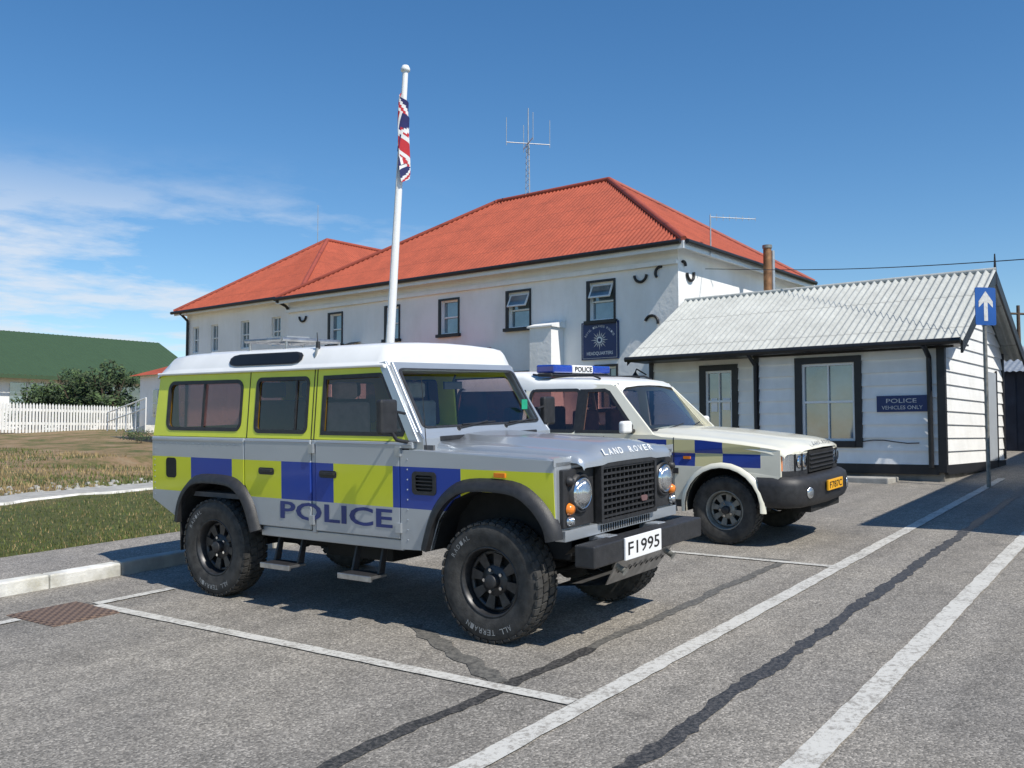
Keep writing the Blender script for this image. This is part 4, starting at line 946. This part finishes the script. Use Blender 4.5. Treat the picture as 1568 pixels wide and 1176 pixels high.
b.cyl((xr,Y0-.42,zr+.07),(xr,Y1+.17,zr+.07),.05,.05,'white_roof',10)
b.done()
b=B('police_vehicles_sign',SH)
b.box(XS-.060,XS-.042,4.74,5.62,2.05,2.34,'sign_blue')
b.text('POLICE',(XS-.061,5.45,2.21),(0,-1,0),(0,0,1),.52,.075,'white_letter',.002,.0); b.text('VEHICLES ONLY',(XS-.061,5.53,2.095),(0,-1,0),(0,0,1),.70,.065,'white_letter',.002,.0)
b.done()
LA=empty('wall_lantern'); b=B('lantern',LA)
b.tube([(17.9,10.65,2.95),(17.5,10.65,3.05),(17.45,10.65,2.98)],.015,'black_trim',6)
b.cyl((17.45,10.65,2.60),(17.45,10.65,2.85),.055,.09,'sign_blue',6); b.cyl((17.45,10.65,2.85),(17.45,10.65,2.98),.11,.02,'black_trim',6); b.cyl((17.45,10.65,2.56),(17.45,10.65,2.60),.06,.06,'black_trim',6)
b.done()
b=B('concrete_slab',None,.02)
xa,xb_,ya,yb=16.7,17.3,5.2,9.8
b.box(xa,xb_,ya,yb,ground_z(xa,ya)-.3,ground_z(xb_,yb)+.0,'concrete_and_kerb_shade'); b.done()
# ------------------------------------------------------------------ arrow sign
AS=empty('arrow_sign')
b=B('post',AS); p=FR(15.5,7.74,0); b.cyl((p.x,p.y,.5),(p.x,p.y,4.05),.032,.032,'rim_steel',12); b.done()
b=B('panel',AS)
xd=Vector((math.sin(D(50)),-math.cos(D(50)),0)); yd=Vector((0,0,1)); nd=xd.cross(yd); o=Vector((p.x,p.y,3.74))+nd*.04
mpS=lambda u,v,w:o+xd*u+yd*v-nd*w
b.plate([rr(-.19,.19,-.31,.31,.03)],mpS,.012,'arrow_blue')
b.plate([[(-.035,-.24),(.035,-.24),(.035,.07),(.13,-.02),(.13,.08),(0,.25),(-.13,.08),(-.13,-.02),(-.035,.07)]],lambda u,v,w:mpS(u,v,w-.003),.002,'white_letter')
b.done()
b=B('overhead_cable'); A=Vector((21.2,10.9,5.75)); C=FR(14,9,4.35); pts=[A.lerp(C,i/20)-Vector((0,0,.12*math.sin(math.pi*i/20))) for i in range(21)]; b.tube(pts,.009,'black_trim',5); b.done()
# ------------------------------------------------------------------ flagpole
FP=empty('flagpole'); b=B('pole',FP)
p0=FR(15,-2.06,.5); p1=FR(15.05,-1.72,7.50)
b.cyl(p0,p1,.085,.045,'plate_white',20); b.lathe([(0,.10),(.05,.09),(.075,.04),(.075,.0),(.04,-.02)],p1,(0,0,1),'window_white',16)
b.tube([p0.lerp(p1,.12)+Vector((-.1,-.02,0)),p0.lerp(p1,.985)+Vector((-.06,-.02,0))],.005,'white_letter',5); b.done()
b=B('union_flag',FP)
nu,nv=64,30; top=p0.lerp(p1,.945)
xr_=FR(0,1,0); fwd=FR(1,0,0)
def uj(u,v):
    x=u-1; y=v-.5
    if abs(x)<.10 or abs(y)<.10: return 'flag_red'
    if abs(x)<.166 or abs(y)<.166: return 'flag_white'
    d=abs(abs(y)-abs(x)*.5)/math.sqrt(1.25)
    if d<.033: return 'flag_red'
    if d<.10: return 'flag_white'
    return 'flag_blue'
vs=[]
for j in range(nv+1):
    for i in range(nu+1):
        u=i/nu; v=j/nv
        fold=math.sin(u*15+v*2.5+1.2)*.095*(.35+.65*min(1,u*4+.2)); drift=.07*u+.02*math.sin(v*6)
        vs.append(top+xr_*(-.01+fold*.9+drift*.5)+fwd*(-.09+math.cos(u*15+v)*.05*min(1,u*4))+Vector((0,0,-(1-v)*.80-u*.74*(.9+.1*math.sin(v*5)))))
base=len(b.v); b.v+=vs
for j in range(nv):
    for i in range(nu):
        a=base+j*(nu+1)+i; b.f.append([a,a+1,a+nu+2,a+nu+1]); b.m.append(b.mi(uj((i+.5)/nu*2,(j+.5)/nv))); b.sm.append(True)
b.done()
# ------------------------------------------------------------------ left background
PF=empty('picket_fence'); b=B('pickets',PF)
A=FR(30,-19.5,0); C=FR(41,-15.6,0); L=(C-A).length; d=(C-A).normalized(); n=int(L/.15); nn=Vector((-d.y,d.x,0))
for i in range(n):
    p=A+d*(i*.15); z=1.70+.05*i/n+random.uniform(-.012,.012); w=.045
    q=[p+Vector((0,0,z)),p+d*w*2+Vector((0,0,z)),p+d*w*2+Vector((0,0,z+1.02)),p+d*w+Vector((0,0,z+1.1)),p+Vector((0,0,z+1.02))]
    b.add(q+[v-nn*.02 for v in q],[(0,1,2,3,4),(9,8,7,6,5),(0,5,6,1),(1,6,7,2),(2,7,8,3),(3,8,9,4),(4,9,5,0)],'white_wood')
for zz in (.3,.8): b.add([A+nn*.02+Vector((0,0,1.70+zz)),C+nn*.02+Vector((0,0,1.75+zz)),C+nn*.02+Vector((0,0,1.85+zz)),A+nn*.02+Vector((0,0,1.80+zz))],[(0,1,2,3)],'white_wood')
b.done()
GB=empty('green_roofed_building'); b=B('walls',GB)
A=FR(46,-34,0); C=FR(62,-20.5,0); d=(C-A).normalized(); nn=Vector((-d.y,d.x,0))
if nn.dot(A)<0: nn=-nn
def GP(t,k,z): q=A+(C-A)*t+nn*k; return Vector((q.x,q.y,z))
b.add([GP(0,0,1),GP(1,0,1),GP(1,0,5.3),GP(0,0,5.3)],[(0,1,2,3)],'white_wood')
b.add([GP(1,0,1),GP(1,12,1),GP(1,12,5.3),GP(1,6,8.0),GP(1,0,5.3)],[(0,1,2,3,4)],'green_roof')
for i in range(7):
    t=.02+i*.14; b.add([GP(t,-.03,2.2),GP(t+.09,-.03,2.2),GP(t+.09,-.03,4.6),GP(t,-.03,4.6)],[(0,1,2,3)],'glass_window' if i%2 else 'bark')
    b.add([GP(t+.043,-.06,2.2),GP(t+.047,-.06,2.2),GP(t+.047,-.06,4.6),GP(t+.043,-.06,4.6)],[(0,1,2,3)],'window_white')
b.done()
b=B('roof',GB)
corrug(b,[GP(-.3,-.8,5.0),GP(1.03,-.8,5.0),GP(1.03,6,8.1),GP(-.3,6,8.1)],d,'green_roof',.3,.03,4); b.add([GP(-.3,12.8,5.0),GP(1.03,12.8,5.0),GP(1.03,6,8.1),GP(-.3,6,8.1)],[(0,1,2,3)],'green_roof')
b.add([GP(-.3,-.82,4.8),GP(1.03,-.82,4.8),GP(1.03,-.82,5.0),GP(-.3,-.82,5.0)],[(0,1,2,3)],'green_roof')
b.done()
def bush(name,c,rx,ry,rz,n,seed,ls=1):
    rnd=random.Random(seed); e=empty(name); b=B('stems',e)
    c=Vector(c)
    for i in range(9):
        a=rnd.uniform(0,6.28); q=c+Vector((math.cos(a)*rx*.6,math.sin(a)*ry*.6,rz*rnd.uniform(.8,1.5))); m=c.lerp(q,.5)+Vector((0,0,.15)); b.cyl(c+Vector((rnd.uniform(-.3,.3)*rx,0,-.2)),m,.06*rz/1.5,.035*rz/1.5,'bark',6); b.cyl(m,q,.035*rz/1.5,.01,'bark',6)
    b.done(); b=B('foliage',e)
    cl=[]
    for i in range(34):
        a=rnd.uniform(0,6.28); r=rnd.random()**.5; cl.append((c+Vector((math.cos(a)*rx*r,math.sin(a)*ry*r,rz*rnd.uniform(.25,1.55)*(1.1-.4*r))),rnd.uniform(.25,.6)*ls))
    for i in range(n):
        cc,r=rnd.choice(cl); dvec=Vector((rnd.gauss(0,1),rnd.gauss(0,1),rnd.gauss(0,.8))).normalized()*r*rnd.uniform(.5,1.05); p=cc+dvec
        s=rnd.uniform(.05,.11)*ls; u=Vector((rnd.gauss(0,1),rnd.gauss(0,1),rnd.gauss(0,1))).normalized(); v=u.orthogonal().normalized()
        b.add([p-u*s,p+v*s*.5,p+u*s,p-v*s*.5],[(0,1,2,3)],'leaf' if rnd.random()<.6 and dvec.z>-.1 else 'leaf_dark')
    b.done()
bush('bush',FR(44,-20.0,1.8),2.1,1.6,1.8,6500,1,1.15); bush('bush.001',FR(46,-22.9,1.8),1.5,1.3,1.4,4500,2,1.15); bush('bush.002',FR(43,-18.3,1.8),1.4,1.3,2.1,5000,3,1.15); bush('bush.003',FR(27,-10.6,1.55),.5,.4,.12,700,4,.35)
b=B('low_stone_wall',None,.02)
A=FR(33,-15.2,0); C=FR(27,-9.9,0); d=(C-A); nn=Vector((-d.y,d.x,0)).normalized()
P=[A,C,C+nn*.3,A+nn*.3]
b.add([q+Vector((0,0,.9)) for q in P]+[q+Vector((0,0,1.60)) for q in P],[(0,1,2,3),(4,5,6,7),(0,1,5,4),(1,2,6,5),(2,3,7,6),(3,0,4,7)],'stone'); b.done()
RA=empty('entrance_ramp'); b=B('ramp',RA)
A=FR(36,-15.3,0); C=FR(33.5,-12.9,0); d=C-A; nn=Vector((-d.y,d.x,0)).normalized()
b.add([A+Vector((0,0,1.3)),C+Vector((0,0,1.3)),C+Vector((0,0,2.0)),A+Vector((0,0,1.55)),A+nn*1+Vector((0,0,1.3)),C+nn*1+Vector((0,0,1.3)),C+nn*1+Vector((0,0,2.0)),A+nn+Vector((0,0,1.55))],[(0,1,2,3),(4,5,6,7),(3,2,6,7),(0,3,7,4),(1,2,6,5)],'kerb_white')
for k in range(5):
    q=A.lerp(C,k/4); b.cyl(q+Vector((0,0,1.5)),q+Vector((0,0,2.55+.1*k)),.025,.025,'white_wood',6)
for h in (0,.35): b.tube([A+Vector((0,0,2.5-h)),C+Vector((0,0,2.95-h))],.025,'white_wood',6)
b.done()
# ------------------------------------------------------------------ right side
NB=empty('neighbouring_building',G)
b=B('walls',NB)
b.box(5.7,21,-9.5,-3.1,-.3,3.1,'white_wood'); b.done()
b=B('roof',NB)
corrug(b,[(5.4,-2.95,3.05),(21.3,-2.95,3.05),(21.3,-6.3,4.8),(5.4,-6.3,4.8)],(1,0,0),'white_roof',.15,.015,4)
corrug(b,[(5.4,-9.8,3.05),(21.3,-9.8,3.05),(21.3,-6.3,4.8),(5.4,-6.3,4.8)],(1,0,0),'white_roof',.15,.015,4)
b.add([(5.7,-3.1,3.1),(5.7,-9.5,3.1),(5.7,-6.3,4.75)],[(0,1,2)],'white_wood'); b.done()
YB=empty('timber_outbuilding')
b=B('walls',YB); A=FR(24.5,12.55,0)
M=Matrix.Translation((A.x,A.y,0))
b.box(0,5,-6,1.2,.6,3.3,'dark_timber',M)
for i in range(14): b.box(-.02,-.002,-5.9+i*.5,-5.6+i*.5,.9,3.2,'dark_timber',M)
b.done(); b=B('roof',YB)
corrug(b,[M@Vector(v) for v in ((-.3,-6.3,3.25),(-.3,1.4,3.25),(2.5,1.4,4.1),(2.5,-6.3,4.1))],(0,1,0),'galv',.15,.015,4); corrug(b,[M@Vector(v) for v in ((5.3,-6.3,3.25),(5.3,1.4,3.25),(2.5,1.4,4.1),(2.5,-6.3,4.1))],(0,1,0),'galv',.15,.015,4); b.done()
UP=empty('utility_pole'); b=B('pole',UP); q=FR(34,18.2,0); b.cyl((q.x,q.y,1),(q.x,q.y,6.3),.09,.06,'bark',10); b.tube([(q.x-.5,q.y+.4,6.0),(q.x+.5,q.y-.4,6.0)],.04,'bark',6); b.done()

# ------------------------------------------------------------------ light
el=D(50)
sd=(M3@Vector((.23,1,0))); sd.z=0; sd.normalize()
ld=Vector((sd.x*math.cos(el),sd.y*math.cos(el),-math.sin(el)))
sun=bpy.data.lights.new('sun','SUN'); sun.energy=5.0; sun.angle=D(.5); sun.color=(1,.95,.86)
so=bpy.data.objects.new('sun',sun); col.objects.link(so); so.rotation_euler=ld.to_track_quat('-Z','Y').to_euler(); so.location=(0,0,30)
w=bpy.data.worlds.new('World'); sc.world=w; w.use_nodes=True; nt=w.node_tree; bg=nt.nodes['Background']
sky=N(nt,'ShaderNodeTexSky'); sky.sky_type='NISHITA'; sky.sun_disc=False; sky.sun_elevation=el
tos=-sd; sky.sun_rotation=math.atan2(tos.x,tos.y); sky.altitude=0; sky.air_density=1.0; sky.dust_density=.1; sky.ozone_density=3.2
hs=N(nt,'ShaderNodeHueSaturation'); hs.inputs['Saturation'].default_value=1.25; hs.inputs['Value'].default_value=1.0; nt.links.new(sky.outputs[0],hs.inputs['Color'])
tc=N(nt,'ShaderNodeTexCoord'); sep=N(nt,'ShaderNodeSeparateXYZ'); nt.links.new(tc.outputs['Generated'],sep.inputs[0])
zz=math_(nt,'ADD',math_(nt,'MAXIMUM',sep.outputs[2],0),.05)
cx=math_(nt,'DIVIDE',sep.outputs[0],zz); cyy=math_(nt,'DIVIDE',sep.outputs[1],zz)
cb=N(nt,'ShaderNodeCombineXYZ'); nt.links.new(cx,cb.inputs[0]); nt.links.new(cyy,cb.inputs[1])
n1=noise(nt,1.0,10,.62,cb.outputs[0])
fl=camrot(D(38.8+25),0,0)[2]
dot=N(nt,'ShaderNodeVectorMath'); dot.operation='DOT_PRODUCT'; nt.links.new(tc.outputs['Generated'],dot.inputs[0]); dot.inputs[1].default_value=(fl.x,fl.y,fl.z)
az=N(nt,'ShaderNodeMapRange'); az.interpolation_type='SMOOTHSTEP'; az.inputs[1].default_value=.89; az.inputs[2].default_value=.965; nt.links.new(dot.outputs['Value'],az.inputs[0])
el1=N(nt,'ShaderNodeMapRange'); el1.interpolation_type='SMOOTHSTEP'; el1.inputs[1].default_value=.29; el1.inputs[2].default_value=.16; nt.links.new(sep.outputs[2],el1.inputs[0])
cr=ramp(nt,n1,[(.45,0.0),(.59,1.0)])
cf=math_(nt,'MULTIPLY',math_(nt,'MULTIPLY',cr,az.outputs[0]),math_(nt,'MULTIPLY',el1.outputs[0],.75))
nt.links.new(mixc(nt,cf,hs.outputs[0],(5.9,6.3,6.9)),bg.inputs['Color']); bg.inputs['Strength'].default_value=.13
sc.view_settings.view_transform='Standard'; sc.view_settings.look='None'; sc.view_settings.exposure=0
